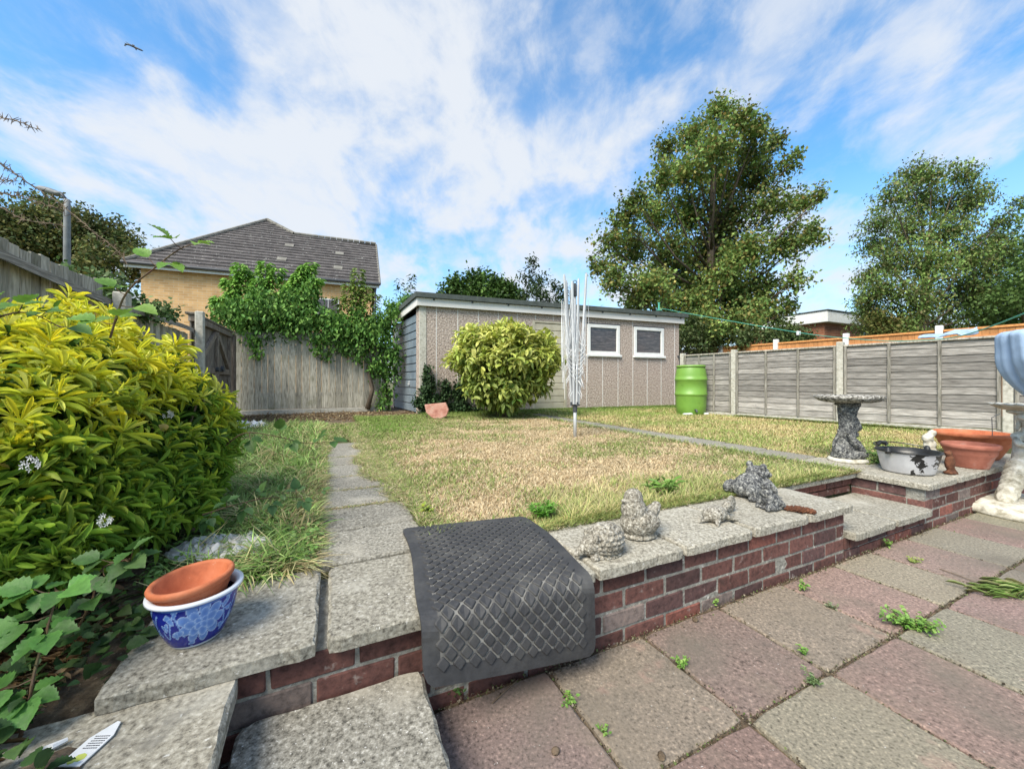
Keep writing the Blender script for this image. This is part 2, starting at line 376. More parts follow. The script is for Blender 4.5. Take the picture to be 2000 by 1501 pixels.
def brick_mat(name, c1, c2, mortar, bw=.225, bh=.075, axis='xz', scale=1):
    m=bpy.data.materials.new(name); m.use_nodes=True; nt=m.node_tree; N=nt.nodes; L=nt.links
    b=N['Principled BSDF']; b.inputs['Roughness'].default_value=.92
    tc=N.new('ShaderNodeTexCoord'); sp=N.new('ShaderNodeSeparateXYZ'); cb=N.new('ShaderNodeCombineXYZ')
    L.new(tc.outputs['Object'],sp.inputs[0])
    ad=N.new('ShaderNodeMath'); ad.operation='ADD'; L.new(sp.outputs[0],ad.inputs[0]); L.new(sp.outputs[1],ad.inputs[1])
    L.new(ad.outputs[0],cb.inputs[0]); L.new(sp.outputs[2],cb.inputs[1])
    br=N.new('ShaderNodeTexBrick'); L.new(cb.outputs[0],br.inputs['Vector'])
    br.inputs['Color1'].default_value=(*c1,1); br.inputs['Color2'].default_value=(*c2,1); br.inputs['Mortar'].default_value=(*mortar,1)
    br.inputs['Scale'].default_value=1; br.inputs['Brick Width'].default_value=bw; br.inputs['Row Height'].default_value=bh
    br.inputs['Mortar Size'].default_value=.008; br.inputs['Bias'].default_value=-.1
    no=N.new('ShaderNodeTexNoise'); no.inputs['Scale'].default_value=2.5; no.inputs['Detail'].default_value=8; L.new(tc.outputs['Object'],no.inputs['Vector'])
    mr=N.new('ShaderNodeMapRange'); mr.inputs[3].default_value=.65; mr.inputs[4].default_value=1.35; L.new(no.outputs['Fac'],mr.inputs[0])
    mx=N.new('ShaderNodeMix'); mx.data_type='RGBA'; mx.blend_type='MULTIPLY'; mx.inputs[0].default_value=1
    L.new(br.outputs['Color'],mx.inputs[6]); L.new(mr.outputs[0],mx.inputs[7]); L.new(mx.outputs[2],b.inputs['Base Color'])
    bp=N.new('ShaderNodeBump'); bp.inputs['Strength'].default_value=.4; bp.inputs['Distance'].default_value=.01; bp.invert=True
    L.new(br.outputs['Fac'],bp.inputs['Height']); L.new(bp.outputs[0],b.inputs['Normal'])
    return m
M['yellow_brick']=brick_mat('yellow_brick',(.66,.40,.18),(.50,.29,.12),(.6,.48,.32),bw=.34,bh=.11)
M['brown_brick']=brick_mat('brown_brick',(.30,.115,.055),(.2,.075,.04),(.26,.17,.12),bw=.45,bh=.15)

def world():
    w=bpy.data.worlds.new("World"); SC.world=w; w.use_nodes=True; nt=w.node_tree; N=nt.nodes; L=nt.links
    bg=N['Background']; bg.inputs['Strength'].default_value=.1
    sky=N.new('ShaderNodeTexSky'); sky.sky_type='NISHITA'; sky.sun_disc=False
    sky.sun_elevation=R(SUN_EL); sky.sun_rotation=R(SUN_ROT); sky.air_density=1.0; sky.dust_density=.6; sky.ozone_density=2.5
    tint=N.new('ShaderNodeMix'); tint.data_type='RGBA'; tint.blend_type='MULTIPLY'; tint.inputs[0].default_value=1
    L.new(sky.outputs[0],tint.inputs[6]); tint.inputs[7].default_value=(1.0,1.60,1.80,1)
    tc=N.new('ShaderNodeTexCoord'); sp=N.new('ShaderNodeSeparateXYZ'); L.new(tc.outputs['Generated'],sp.inputs[0])
    za=N.new('ShaderNodeMath'); za.operation='MAXIMUM'; L.new(sp.outputs[2],za.inputs[0]); za.inputs[1].default_value=0
    zb=N.new('ShaderNodeMath'); zb.operation='ADD'; L.new(za.outputs[0],zb.inputs[0]); zb.inputs[1].default_value=.50
    dv=N.new('ShaderNodeVectorMath'); dv.operation='DIVIDE'; L.new(tc.outputs['Generated'],dv.inputs[0])
    cb=N.new('ShaderNodeCombineXYZ')
    for i in range(3): L.new(zb.outputs[0],cb.inputs[i])
    L.new(cb.outputs[0],dv.inputs[1])
    def layer(scale,stretch,rot,loc,lo,hi,rough=.55,det=9,dist=.3):
        mp=N.new('ShaderNodeMapping'); mp.inputs['Scale'].default_value=stretch; mp.inputs['Rotation'].default_value=(0,0,R(rot)); mp.inputs['Location'].default_value=loc
        L.new(dv.outputs[0],mp.inputs[0])
        n=N.new('ShaderNodeTexNoise'); n.inputs['Scale'].default_value=scale; n.inputs['Detail'].default_value=det; n.inputs['Roughness'].default_value=rough; n.inputs['Distortion'].default_value=dist
        L.new(mp.outputs[0],n.inputs['Vector'])
        r=N.new('ShaderNodeMapRange'); r.interpolation_type='SMOOTHSTEP'; r.inputs[1].default_value=lo; r.inputs[2].default_value=hi; L.new(n.outputs['Fac'],r.inputs[0])
        return r.outputs[0]
    a=layer(3.6,(1,.9,1),25,(CLX,CLY,0),.37,.64,rough=.55)
    b=layer(9.5,(1,.6,1),-35,(7.1,2.2,0),.34,.68,rough=.62)
    ad=N.new('ShaderNodeMath'); ad.operation='MULTIPLY_ADD'; L.new(b,ad.inputs[0]); ad.inputs[1].default_value=.62; L.new(a,ad.inputs[2])
    # weather fronts: broad banks of cloud in given directions, and an open gap to the right
    def bank(px,py,k,amp,prev):
        d=Vector(((px-1000)/750,1,(745-py)/750)).normalized()
        dt=N.new('ShaderNodeVectorMath'); dt.operation='DOT_PRODUCT'; L.new(tc.outputs['Generated'],dt.inputs[0]); dt.inputs[1].default_value=tuple(d)
        r=N.new('ShaderNodeMapRange'); r.interpolation_type='SMOOTHSTEP'; r.inputs[1].default_value=k; r.inputs[2].default_value=1; r.inputs[3].default_value=0; r.inputs[4].default_value=amp
        L.new(dt.outputs['Value'],r.inputs[0])
        s=N.new('ShaderNodeMath'); s.operation='ADD'; L.new(prev,s.inputs[0]); L.new(r.outputs[0],s.inputs[1]); return s.outputs[0]
    f=ad.outputs[0]
    for t in BANKS: f=bank(*t,f)
    cl=N.new('ShaderNodeMapRange'); cl.interpolation_type='SMOOTHSTEP'; cl.inputs[1].default_value=-.05; cl.inputs[2].default_value=1.5; cl.inputs[4].default_value=.95
    L.new(f,cl.inputs[0])
    hz=N.new('ShaderNodeMapRange'); hz.inputs[1].default_value=0; hz.inputs[2].default_value=.40; hz.inputs[3].default_value=.55; hz.inputs[4].default_value=0
    L.new(sp.outputs[2],hz.inputs[0])
    mxm=N.new('ShaderNodeMath'); mxm.operation='MAXIMUM'; L.new(cl.outputs[0],mxm.inputs[0]); L.new(hz.outputs[0],mxm.inputs[1])
    mx=N.new('ShaderNodeMix'); mx.data_type='RGBA'; L.new(mxm.outputs[0],mx.inputs[0])
    L.new(tint.outputs[2],mx.inputs[6]); mx.inputs[7].default_value=CLOUDC
    L.new(mx.outputs[2],bg.inputs['Color'])
SUN_EL=48; SUN_ROT=215      # sun behind the camera, to the left
CLX,CLY=3.1,1.4; CLOUDC=(5.0,5.25,5.6,1)
BANKS=[(760,170,.95,.26),(1180,190,.95,.32),(1050,300,.95,.16),(640,290,.94,.12),(300,350,.9,.0),(1700,120,.84,-.35),(1450,40,.95,-.25),(1020,90,.985,-.30),(560,60,.985,-.2),(400,60,.96,.05),(250,140,.985,-.15)]
world()
sl=bpy.data.lights.new('sun','SUN'); sl.energy=3.8; sl.angle=R(32); sl.color=(1,.93,.80)
so=bpy.data.objects.new('sun',sl); COL.objects.link(so)
az=R(SUN_ROT); el=R(SUN_EL)
sd=Vector((math.sin(az)*math.cos(el),math.cos(az)*math.cos(el),math.sin(el)))
so.rotation_euler=sd.to_track_quat('Z','Y').to_euler()
cam=bpy.data.cameras.new('camera'); co=bpy.data.objects.new('camera',cam); COL.objects.link(co); SC.camera=co
co.location=(0,0,1); co.rotation_euler=(R(90),0,0); cam.sensor_width=36; cam.lens=13.5; cam.shift_y=-.00275; cam.clip_start=.02; cam.clip_end=5000
SC.view_settings.view_transform='Standard'; SC.view_settings.look='None'; SC.view_settings.exposure=.76; SC.view_settings.gamma=1
SC.render.resolution_x=1024; SC.render.resolution_y=768

# ================================================================== GROUND
def ground_sheet():
    mb=MB()
    def q(u0,u1,v0,v1,z0,z1=None):
        z1=z0 if z1 is None else z1
        mb.add([P(u0,v0,z0),P(u1,v0,z0),P(u1,v1,z1),P(u0,v1,z1)],[(0,1,2,3)])
    q(-1500,1500,.86,1800,.285)
    q(-1500,1500,-1500,.86,-.05)
    mb.add([P(-1500,.86,-.05),P(1500,.86,-.05),P(1500,.86,.285),P(-1500,.86,.285)],[(0,1,2,3)])
    setp(mb.build('ground',M['ground'],loc=(0,0,0)),kind='structure')
ground_sheet()
def bumpy(name, u0,u1,v0,v1, z, m, amp=.012, step=.06, label=None, fall=0):
    nu=max(2,int((u1-u0)/step)); nv=max(2,int((v1-v0)/step)); V=[];F=[]
    for j in range(nv+1):
        for i in range(nu+1):
            u=u0+(u1-u0)*i/nu; v=v0+(v1-v0)*j/nv
            h=mn.fractal(Vector((u*3,v*3,z)),.6,2,4)*amp
            V.append(P(u,v,z+h))
    for j in range(nv):
        for i in range(nu):
            a=j*(nu+1)+i; F.append((a,a+1,a+nu+2,a+nu+1))
    mb=MB(); mb.add(V,F); o=mb.build(name,m,smooth=True); setp(o,label,kind='structure'); return o
bumpy('lawn_ground',-1.13,2.08,.84,7.2,.30,M['lawn_soil'],amp=.004,step=.12)
bumpy('side_lawn_ground',2.5,6.4,.9,7.2,.297,M['lawn_soil'],amp=.004,step=.15)
bumpy('border_soil',-3.4,-1.6,.86,6.0,.296,M['soil'],amp=.012,step=.08)
bumpy('back_soil',-3.4,3.4,7.2,11.5,.30,M['soil'],amp=.006,step=.15)
bumpy('verge_soil',-3.4,-1.13,6.0,7.2,.298,M['soil'],amp=.005,step=.12)
o=bumpy('bed_soil',-3.6,-1.98,-1.6,.86,.262,M['soil'],amp=.025,step=.05)

# ------------------------------------------------------------------ patio
def patio():
    mb=MB(P); 
    mb2=MB(P); mb2.box(-2.3,7.2,-3.2,.44,-.05,-.014)
    o=setp(mb2.build('patio_bedding',M['soil']),kind='structure')
    us=[-2.2+.4475*i for i in range(21)]; off=0
    # joints at u = -.873, -.436, 0, .46 ...
    us=[-2.17,-1.74,-1.31,-.873,-.437,0,.462,.92,1.31,1.755,2.2,2.65,3.1,3.55,4.0,4.45,4.9,5.35,5.8,6.25,6.7,7.15]
    vs=[.425,0,-.45,-.9,-1.35,-1.8,-2.25,-2.7,-3.15]
    for j in range(len(vs)-1):
        for i in range(len(us)-1):
            red=((i+j)%2==0)
            k=random.uniform(.82,1.15)
            c=(.228,.165,.143) if red else (.236,.204,.163)
            c=[x*k*random.uniform(.96,1.04) for x in c]; mb.c=c
            g=.005
            mb.slab(us[i]+g,us[i+1]-g,vs[j+1]+g,vs[j]-g,-.04,random.uniform(-.002,.002),tz=.004,j=.002,per=10)
    return setp(mb.build('patio',M['slab_col']),kind='structure')
patio()
# ------------------------------------------------------------------ paths
def slabs(name, items, m, **k):
    mb=MB(P)
    for (a,b,c,d,z1) in items:
        f=random.uniform(.85,1.1); mb.c=(f,f,f*.98); mb.slab(a,b,c,d,z1-.04,z1,**k)
    return setp(mb.build(name,m),kind='structure')
vj=[.862,1.22,1.58,1.94,2.3,2.72,3.12,3.52,3.95]
it=[]
for i in range(len(vj)-1):
    it.append((-1.60+random.uniform(-.01,.01),-1.17,vj[i]+.004,vj[i+1]-.004,.31+random.uniform(-.003,.003)))
slabs('garden_path',it,M['concrete'],tz=.006,j=.004)
it=[]
v=1.27
while v<7.4:
    it.append((2.05+.012*v,2.49+.012*v,v+.004,v+.44,.308+random.uniform(-.003,.003))); v+=.447
slabs('side_path',it,M['concrete'],tz=.006,j=.004)
it=[(1.12+.45*i,1.56+.45*i,.862,1.26,.308) for i in range(2)]+[(2.03,2.5,.862,1.26,.309),(2.51,2.95,.862,1.26,.307),(2.96,3.4,.862,1.26,.306),(3.41,3.9,.862,1.26,.306)]
slabs('terrace_paving',it,M['coping'],tz=.004,j=.003)
it=[(-.6,.25,7.1,7.5,.306),(-.2,.6,6.6,7.0,.306),(-.9,-.2,6.3,6.9,.304)]
slabs('shed_apron',it,M['concrete'],tz=.01,j=.01)

# ------------------------------------------------------------------ brickwork helper
def brick_run(mb, a, b, face, zs, axis='u', out=-1, off0=0.0, L_=.205, d=.09, cols=None):
    """bricks along axis from a to b on the plane `face`, proud towards out"""
    for k,(z0,z1) in enumerate(zs):
        x=a-((k%2)*.5*(L_+.011)+off0)
        while x<b-.01:
            x0=max(x,a)+.0; x1=min(x+L_,b)
            if x1-x0>.03:
                r=random.random(); f=random.uniform(.7,1.25)
                c=(.135,.062,.052) if r<.62 else ((.22,.085,.065) if r<.71 else ((.10,.055,.052) if r<.88 else (.18,.14,.125)))
                mb.c=tuple(q*f for q in c)
                pr=random.uniform(-.002,.003)
                f0,f1=(face+out*pr,face-out*d)
                if axis=='u': mb.box(x0,x1,f0,f1,z0,z1,b=.004,j=.0018)
                else: mb.box(f0,f1,x0,x1,z0,z1,b=.004,j=.0018)
            x+=L_+.011
Z4=[(-.032,.034),(.044,.110),(.120,.186),(.196,.2625)]
def wall_thing(name,label,parts):
    pass
def coping_child(par, a,b,c,d, z1=UP, th=.04, col=1.0, **k):
    mb=MB(P); f=random.uniform(.92,1.08)*col; mb.c=(f,f,f*.98)
    mb.slab(a,b,c,d,z1-th,z1,j=.005,per=12,ch=.008,tz=.004,**k)
    return mb.build('coping_slab',M['coping'],par)
w1=thing('retaining_wall','long low red brick wall with pale coping slabs running from behind the blue pot to the recessed step','wall',P(-.2,.5,0))
mb=MB(P); mb.box(-2.02,1.075,.4425,.85,-.04,.268); mb.build('mortar_core',M['mortar'],w1)
mb=MB(P); brick_run(mb,-2.02,1.08,.44,Z4); brick_run(mb,.46,.845,1.083,Z4,axis='v',out=1)
mb.build('brickwork',M['brick'],w1)
cu=[-2.03,-1.585]; coping_child(w1,-2.03,-1.585,.405,.855,col=.86); coping_child(w1,-1.565,-1.125,.4,.855,col=.86)
for a,b in [(-1.118,-.675),(-.668,-.225),(-.212,.235),(.245,.68),(.69,1.115)]: coping_child(w1,a,b,.402+random.uniform(-.006,.004),.855)
w2=thing('retaining_wall','low red brick corner wall with coping carrying the metal pan and terracotta bowls','wall',P(3.2,.5,0))
mb=MB(P); mb.box(2.103,4.3,.4425,.85,-.04,.268); mb.build('mortar_core',M['mortar'],w2)
mb=MB(P); brick_run(mb,2.10,4.3,.44,Z4,off0=.08); brick_run(mb,.536,.85,2.098,Z4,axis='v',out=-1,L_=.31)
mb.build('brickwork',M['brick'],w2)
for a,b in [(2.07,2.535),(2.545,2.99),(3.0,3.44),(3.45,3.88),(3.89,4.33)]: coping_child(w2,a,b,.402,.855)
# recess step
w3=thing('garden_step','recessed step with pale slab tread set between two brick wall ends','step',P(1.6,.5,0))
mb=MB(P); mb.box(1.09,2.095,.447,.84,-.04,.108); mb.build('mortar_core',M['mortar'],w3)
mb=MB(P); brick_run(mb,1.09,2.09,.437,[(-.032,.034),(.042,.106)],off0=.05); mb.build('brickwork',M['brick'],w3)
mb=MB(P); brick_run(mb,1.09,2.09,.838,[(.156,.2),(.208,.27)],off0=.1); mb.build('rear_brickwork',M['brick'],w3)
mb=MB(P); mb.c=(.9,.9,.88); mb.slab(1.095,1.58,.385,.828,.11,.15,j=.005,per=12); mb.slab(1.587,2.085,.385,.828,.11,.15,j=.005,per=12); mb.build('tread',M['coping'],w3)
mb=MB(P); mb.c=(.9,.9,.88); mb.slab(1.12,1.6,.80,.858,.272,.3085,j=.003); mb.slab(1.605,2.065,.80,.858,.272,.3085,j=.003); mb.build('back_edging',M['coping'],w3)
# centre foreground step
w4=thing('garden_step','rough grey concrete slab step at the foot of the wall beside the rubber mat','step',P(-1.53,.2,0))
mb=MB(P); mb.box(-1.74,-1.33,.01,.43,-.012,.098); mb.build('mortar_core',M['mortar'],w4)
mb=MB(P); mb.c=(1,1,.98); mb.slab(-1.765,-1.305,-.03,.432,.098,.14,j=.006,per=14,ch=.009); mb.build('tread',M['concrete'],w4)
w5=thing('paving_slab','weathered beige concrete slab carrying the white plant tag beside the border','slab',P(-1.98,.2,.2))
mb=MB(P); mb.c=(1.02,1.0,.95); mb.slab(-2.22,-1.755,-.05,.44,.225,.268,j=.006,per=14,ch=.009); mb.build('slab_top',M['coping'],w5)
mb=MB(P); mb.box(-2.18,-1.80,-.01,.43,-.04,.225); mb.build('mortar_core',M['mortar'],w5)

# ------------------------------------------------------------------ rubber mat
def rubber_mat():
    root=thing('rubber_mat','black rubber mat with raised diamond studs draped over the wall edge','mat',P(-.95,.5,UP))
    Lm=.862; Wd=.585
    # drape profile: arc length s from back edge
    def prof(s,t):                      # t 0 left .. 1 right
        vb=1.078-.092*t                 # back edge v
        edge=.395
        flat=vb-edge; r=.045; arc=r*math.pi/2
        hump=.010*math.sin(math.pi*min(1,s/flat))**2*(.4+.6*math.sin(t*3.1))
        if s<flat: return vb-s, UP+.006+hump, 0
        if s<flat+arc:
            a=(s-flat)/r
            return edge-r*math.sin(a), UP+.006-r*(1-math.cos(a)), a
        q=s-flat-arc
        return edge-r-.012*math.sin(q*9)-(.035*(1-t))*q/.2, UP+.006-r-q, math.pi/2
    def pt(x,s,h=0):
        t=x/Wd; v,z,a=prof(s,t)
        e=.002; v2,z2,_=prof(s+e,t); dv,dz=v2-v,z2-z; l=math.hypot(dv,dz) or 1
        nv,nz=dz/l,-dv/l               # outward normal
        u=-1.262+x*1.0-.058*(s/Lm)*1.0+.012*math.sin(s*7)
        return P(u,v+nv*h,z+nz*h)
    nx,ns=24,72; V=[];F=[]
    mb=MB()
    def edge_in(x,s): return 0
    for h in (.0,.011):
        for j in range(ns+1):
            for i in range(nx+1):
                x=Wd*i/nx; s=Lm*j/ns
                # rounded corners
                cr=.05; xx,ss=x,s
                if s>Lm-cr and (x<cr or x>Wd-cr): 
                    d=s-(Lm-cr); k=cr-math.sqrt(max(0,cr*cr-d*d)); k*=.55
                    xx = x+k*(1-x/cr) if x<cr else x-k*(1-(Wd-x)/cr)
                if s<cr and (x<cr or x>Wd-cr):
                    d=cr-s; k=cr-math.sqrt(max(0,cr*cr-d*d)); k*=.55
                    xx = x+k*(1-x/cr) if x<cr else x-k*(1-(Wd-x)/cr)
                V.append(pt(xx,ss,h))
    n=(nx+1)*(ns+1)
    top=[];rest=[]
    for j in range(ns):
        for i in range(nx):
            a=j*(nx+1)+i
            top.append((n+a,n+a+1,n+a+nx+2,n+a+nx+1)); rest.append((a,a+nx+1,a+nx+2,a+1))
    for i in range(nx):
        rest.append((i,i+1,n+i+1,n+i)); a=ns*(nx+1)+i; rest.append((a,a+1,n+a+1,n+a))
    for j in range(ns):
        a=j*(nx+1); rest.append((a,a+nx+1,n+a+nx+1,n+a)); a+=nx; rest.append((a,a+nx+1,n+a+nx+1,n+a))
    mb.add(V,top+rest)
    # border vs field material
    bor=.042
    for k,f in enumerate(top):
        j,i=divmod(k,nx); x=Wd*(i+.5)/nx; s=Lm*(j+.5)/ns
        mb.MI[k]=1 if (bor<x<Wd-bor and bor<s<Lm-bor) else 0
    mb.build('mat_sheet',[M['rubber'],M['rubber_dust']],root,smooth=False)
    st=MB(); p=.0475; hd=.0205
    nxs=int((Wd-2*bor)/p); nss=int((Lm-2*bor)/p)
    x00=(Wd-nxs*p)/2; s00=(Lm-nss*p)/2
    def stud(x,s):
        V=[];
        for (r,h) in ((hd,.0108),(hd*.90,.0150),(hd*.76,.0160)):
            for (dx,ds) in ((0,-1),(1,0),(0,1),(-1,0)):
                # cut corners for rounded diamond
                px,ps=-ds,dx
                for sg in (-1,1):
                    V.append(pt(x+r*(dx*.90+sg*px*.12),s+r*(ds*.90+sg*ps*.12),h))
        F=[]
        for a in (0,8):
            for k in range(8): F.append((a+k,a+(k+1)%8,a+8+(k+1)%8,a+8+k))
        F.append(tuple(range(16,24)))
        st.add(V,F)
    for j in range(nss+1):
        for i in range(nxs+1):
            stud(x00+i*p,s00+j*p)
            if i<nxs and j<nss: stud(x00+(i+.5)*p,s00+(j+.5)*p)
    st.build('diamond_studs',M['rubber'],root)
rubber_mat()

# ================================================================== SHED
def shed():
    ang=math.atan2(.358,.934); L=7.12; Wd=2.5
    root=thing('shed','pebbledash shed with flat felt roof, two white framed windows and a blue end door','shed',(-1.97,8.21,.30),ang)
    # local x along front, y back. end face is skewed slightly
    ex,ey=-.5,.866; ca,sa=math.cos(ang),math.sin(ang); exl=ex*ca+ey*sa; eyl=-ex*sa+ey*ca
    def T(x,y,z): return (x+exl*y/1.0, eyl*y, z)
    H0=2.42; H1=2.28   # wall top front/back
    def Z(y): return H0+(H1-H0)*y/Wd
    def xpix(px):      # distance along the front for a sight line
        k=(px-1000)/750; return (-1.97-k*8.21)/(k*.358-.934)
    mb=MB(T)
    # openings: door, windows cut by building the front wall in pieces
    d0,d1=xpix(1040),xpix(1107); wa=(xpix(1147),xpix(1210)); wb=(xpix(1238),xpix(1296))
    zd=2.16; zw0,zw1=1.40,2.16
    t=.08
    segs=[(0,d0,0,H0),(d0,d1,zd,H0),(d1,wa[0],0,H0),(wa[0],wa[1],0,zw0),(wa[0],wa[1],zw1,H0),(wa[1],wb[0],0,H0),(wb[0],wb[1],0,zw0),(wb[0],wb[1],zw1,H0),(wb[1],L,0,H0)]
    for a,b,z0,z1 in segs: mb.box(a,b,0,t,z0,z1)
    g0=.28   # garage door starts this far back on the end wall
    mb.box(0,t,t,g0,0,Z(.2)); mb.box(0,t,Wd-.12,Wd-t,0,H1); mb.box(0,L,Wd-t,Wd,0,H1); mb.box(L-t,L,t,Wd-t,0,H1)
    mb.build('wall',M['dash'],root,local=True)
    # panel joints: thin cement fillets
    mb=MB(T); xs=[]; x=.62
    pitch=(xpix(1207)-xpix(1177)); 
    x=xpix(1177)
    xs=[x+pitch*k for k in range(-14,9)]
    for x in xs:
        if x<.2 or x>L-.15: continue
        z1=H0-.02; z0=.02
        if d0-.03<x<d1+.03: z0=zd+.02
        for w in (wa,wb):
            if w[0]-.02<x<w[1]+.02: z1=zw0-.07
        mb.box(x-.007,x+.007,-.004,.01,z0,z1)
    mb.build('panel_joint',M['fascia'],root,local=True)
    mb=MB(T); mb.box(-.004,.13,-.012,.05,0,H0-.01); mb.build('corner_post',M['post'],root,local=True)
    # floor & dark inside
    # fascia
    mb=MB(T); mb.box(-.05,L+.1,-.09,-.065,H0-.12,H0+.06,b=.004); mb.box(-.09,-.065,-.09,Wd+.05,H1-.1,H0+.0)
    # side fascia follows slope: replace by quad prism
    mb=MB(T); mb.box(-.06,L+.1,-.09,-.065,H0-.11,H0+.058,b=.004)
    def sp(x0,x1,y0,y1,za0,za1,zb0,zb1):
        mb.add([(x0,y0,za0),(x1,y0,za0),(x1,y0,za1),(x0,y0,za1),(x0,y1,zb0),(x1,y1,zb0),(x1,y1,zb1),(x0,y1,zb1)],
               [(0,1,2,3),(4,7,6,5),(0,4,5,1),(3,2,6,7),(0,3,7,4),(1,5,6,2)])
    sp(-.085,-.06,-.09,Wd+.05,H0-.11,H0+.058,H1-.11,H1+.058)
    mb.build('fascia',M['fascia'],root,local=True)
    mb=MB(T); sp(-.13,L+.16,-.16,Wd+.1,H0+.062,H0+.165,H1+.062,H1+.165)
    rf=mb.build('roof',M['felt'],root,local=True)
    for k in range(9):
        mb=MB(T); x=.25+k*.85; mb.box(x,x+.035,-.112,-.092,H0+.02,H0+.06); mb.build('roof_bracket',M['plastic_dark'],rf,local=True)
    # blue garage door on the end
    mb=MB(T); n=12
    zt=2.2; mb.mi=0
    mb.box(.03,.05,g0,Wd-.14,.02,zt)
    for k in range(n):
        z=.03+k*(zt-.03)/n; mb.box(.004,.03,g0+.01,Wd-.15,z,z+(zt-.03)/n-.022,b=.006)
    dd=mb.build('door',M['blue_door'],root,local=True); dd['label']='blue slatted garage door'
    mb=MB(T); mb.box(-.03,.0,g0+.5,g0+.6,.62,.66,b=.005); mb.box(-.03,.0,g0+.5,g0+.52,.66,.72,b=.004); mb.build('handle',M['metal'],dd,local=True)
    # cream shiplap door
    mb=MB(T); mb.box(d0+.07,d1-.07,.035,.055,.02,zd-.05); n=13
    for k in range(n):
        z=.04+k*(zd-.1)/n; mb.box(d0+.07,d1-.07,.005,.034,z,z+(zd-.1)/n-.012,b=.005)
    dd=mb.build('door',M['cream_door'],root,local=True); dd['label']='cream shiplap door'
    mb=MB(T); mb.box(d0,d0+.068,-.006,.06,0,zd-.002,b=.004); mb.box(d1-.068,d1,-.006,.06,0,zd-.002,b=.004); mb.box(d0+.07,d1-.07,-.005,.06,zd-.048,zd-.002,b=.004)
    mb.build('door_frame',M['cream_door'],dd,local=True)
    mb=MB(T); mb.box(d0-.1,d1+.1,-.3,-.01,-.02,.03,b=.01); mb.build('door_sill',M['post'],root,local=True)
    for w in (wa,wb):
        mb=MB(T); f=.085
        mb.box(w[0],w[0]+f,-.02,.05,zw0,zw1,b=.006); mb.box(w[1]-f,w[1],-.02,.05,zw0,zw1,b=.006)
        mb.box(w[0]+f,w[1]-f,-.018,.05,zw1-f,zw1,b=.006); mb.box(w[0]+f,w[1]-f,-.018,.05,zw0,zw0+f*.9,b=.006)
        fr=mb.build('window',M['white_paint'],root,local=True)
        mb=MB(T); mb.box(w[0]+f-.002,w[1]-f+.002,.02,.03,zw0+f*.9-.002,zw1-f+.002); mb.build('pane',M['glass'],fr,local=True)
        mb=MB(T); mb.box(w[0]-.03,w[1]+.03,-.06,.04,zw0-.065,zw0-.003,b=.01); mb.build('sill',M['white_paint'],fr,local=True)
        mb=MB(T); mb.box(w[0]-.02,w[1]+.02,-.012,.03,zw1+.003,zw1+.03); mb.build('lintel',M['plastic_dark'],fr,local=True)
        # things behind the glass: pale shelf
        mb=MB(T); mb.box(w[0]+.15,w[1]-.12,.35,.5,zw0+.05,zw0+.2); mb.build('shelf',M['fabric_blue'],fr,local=True)
shed()

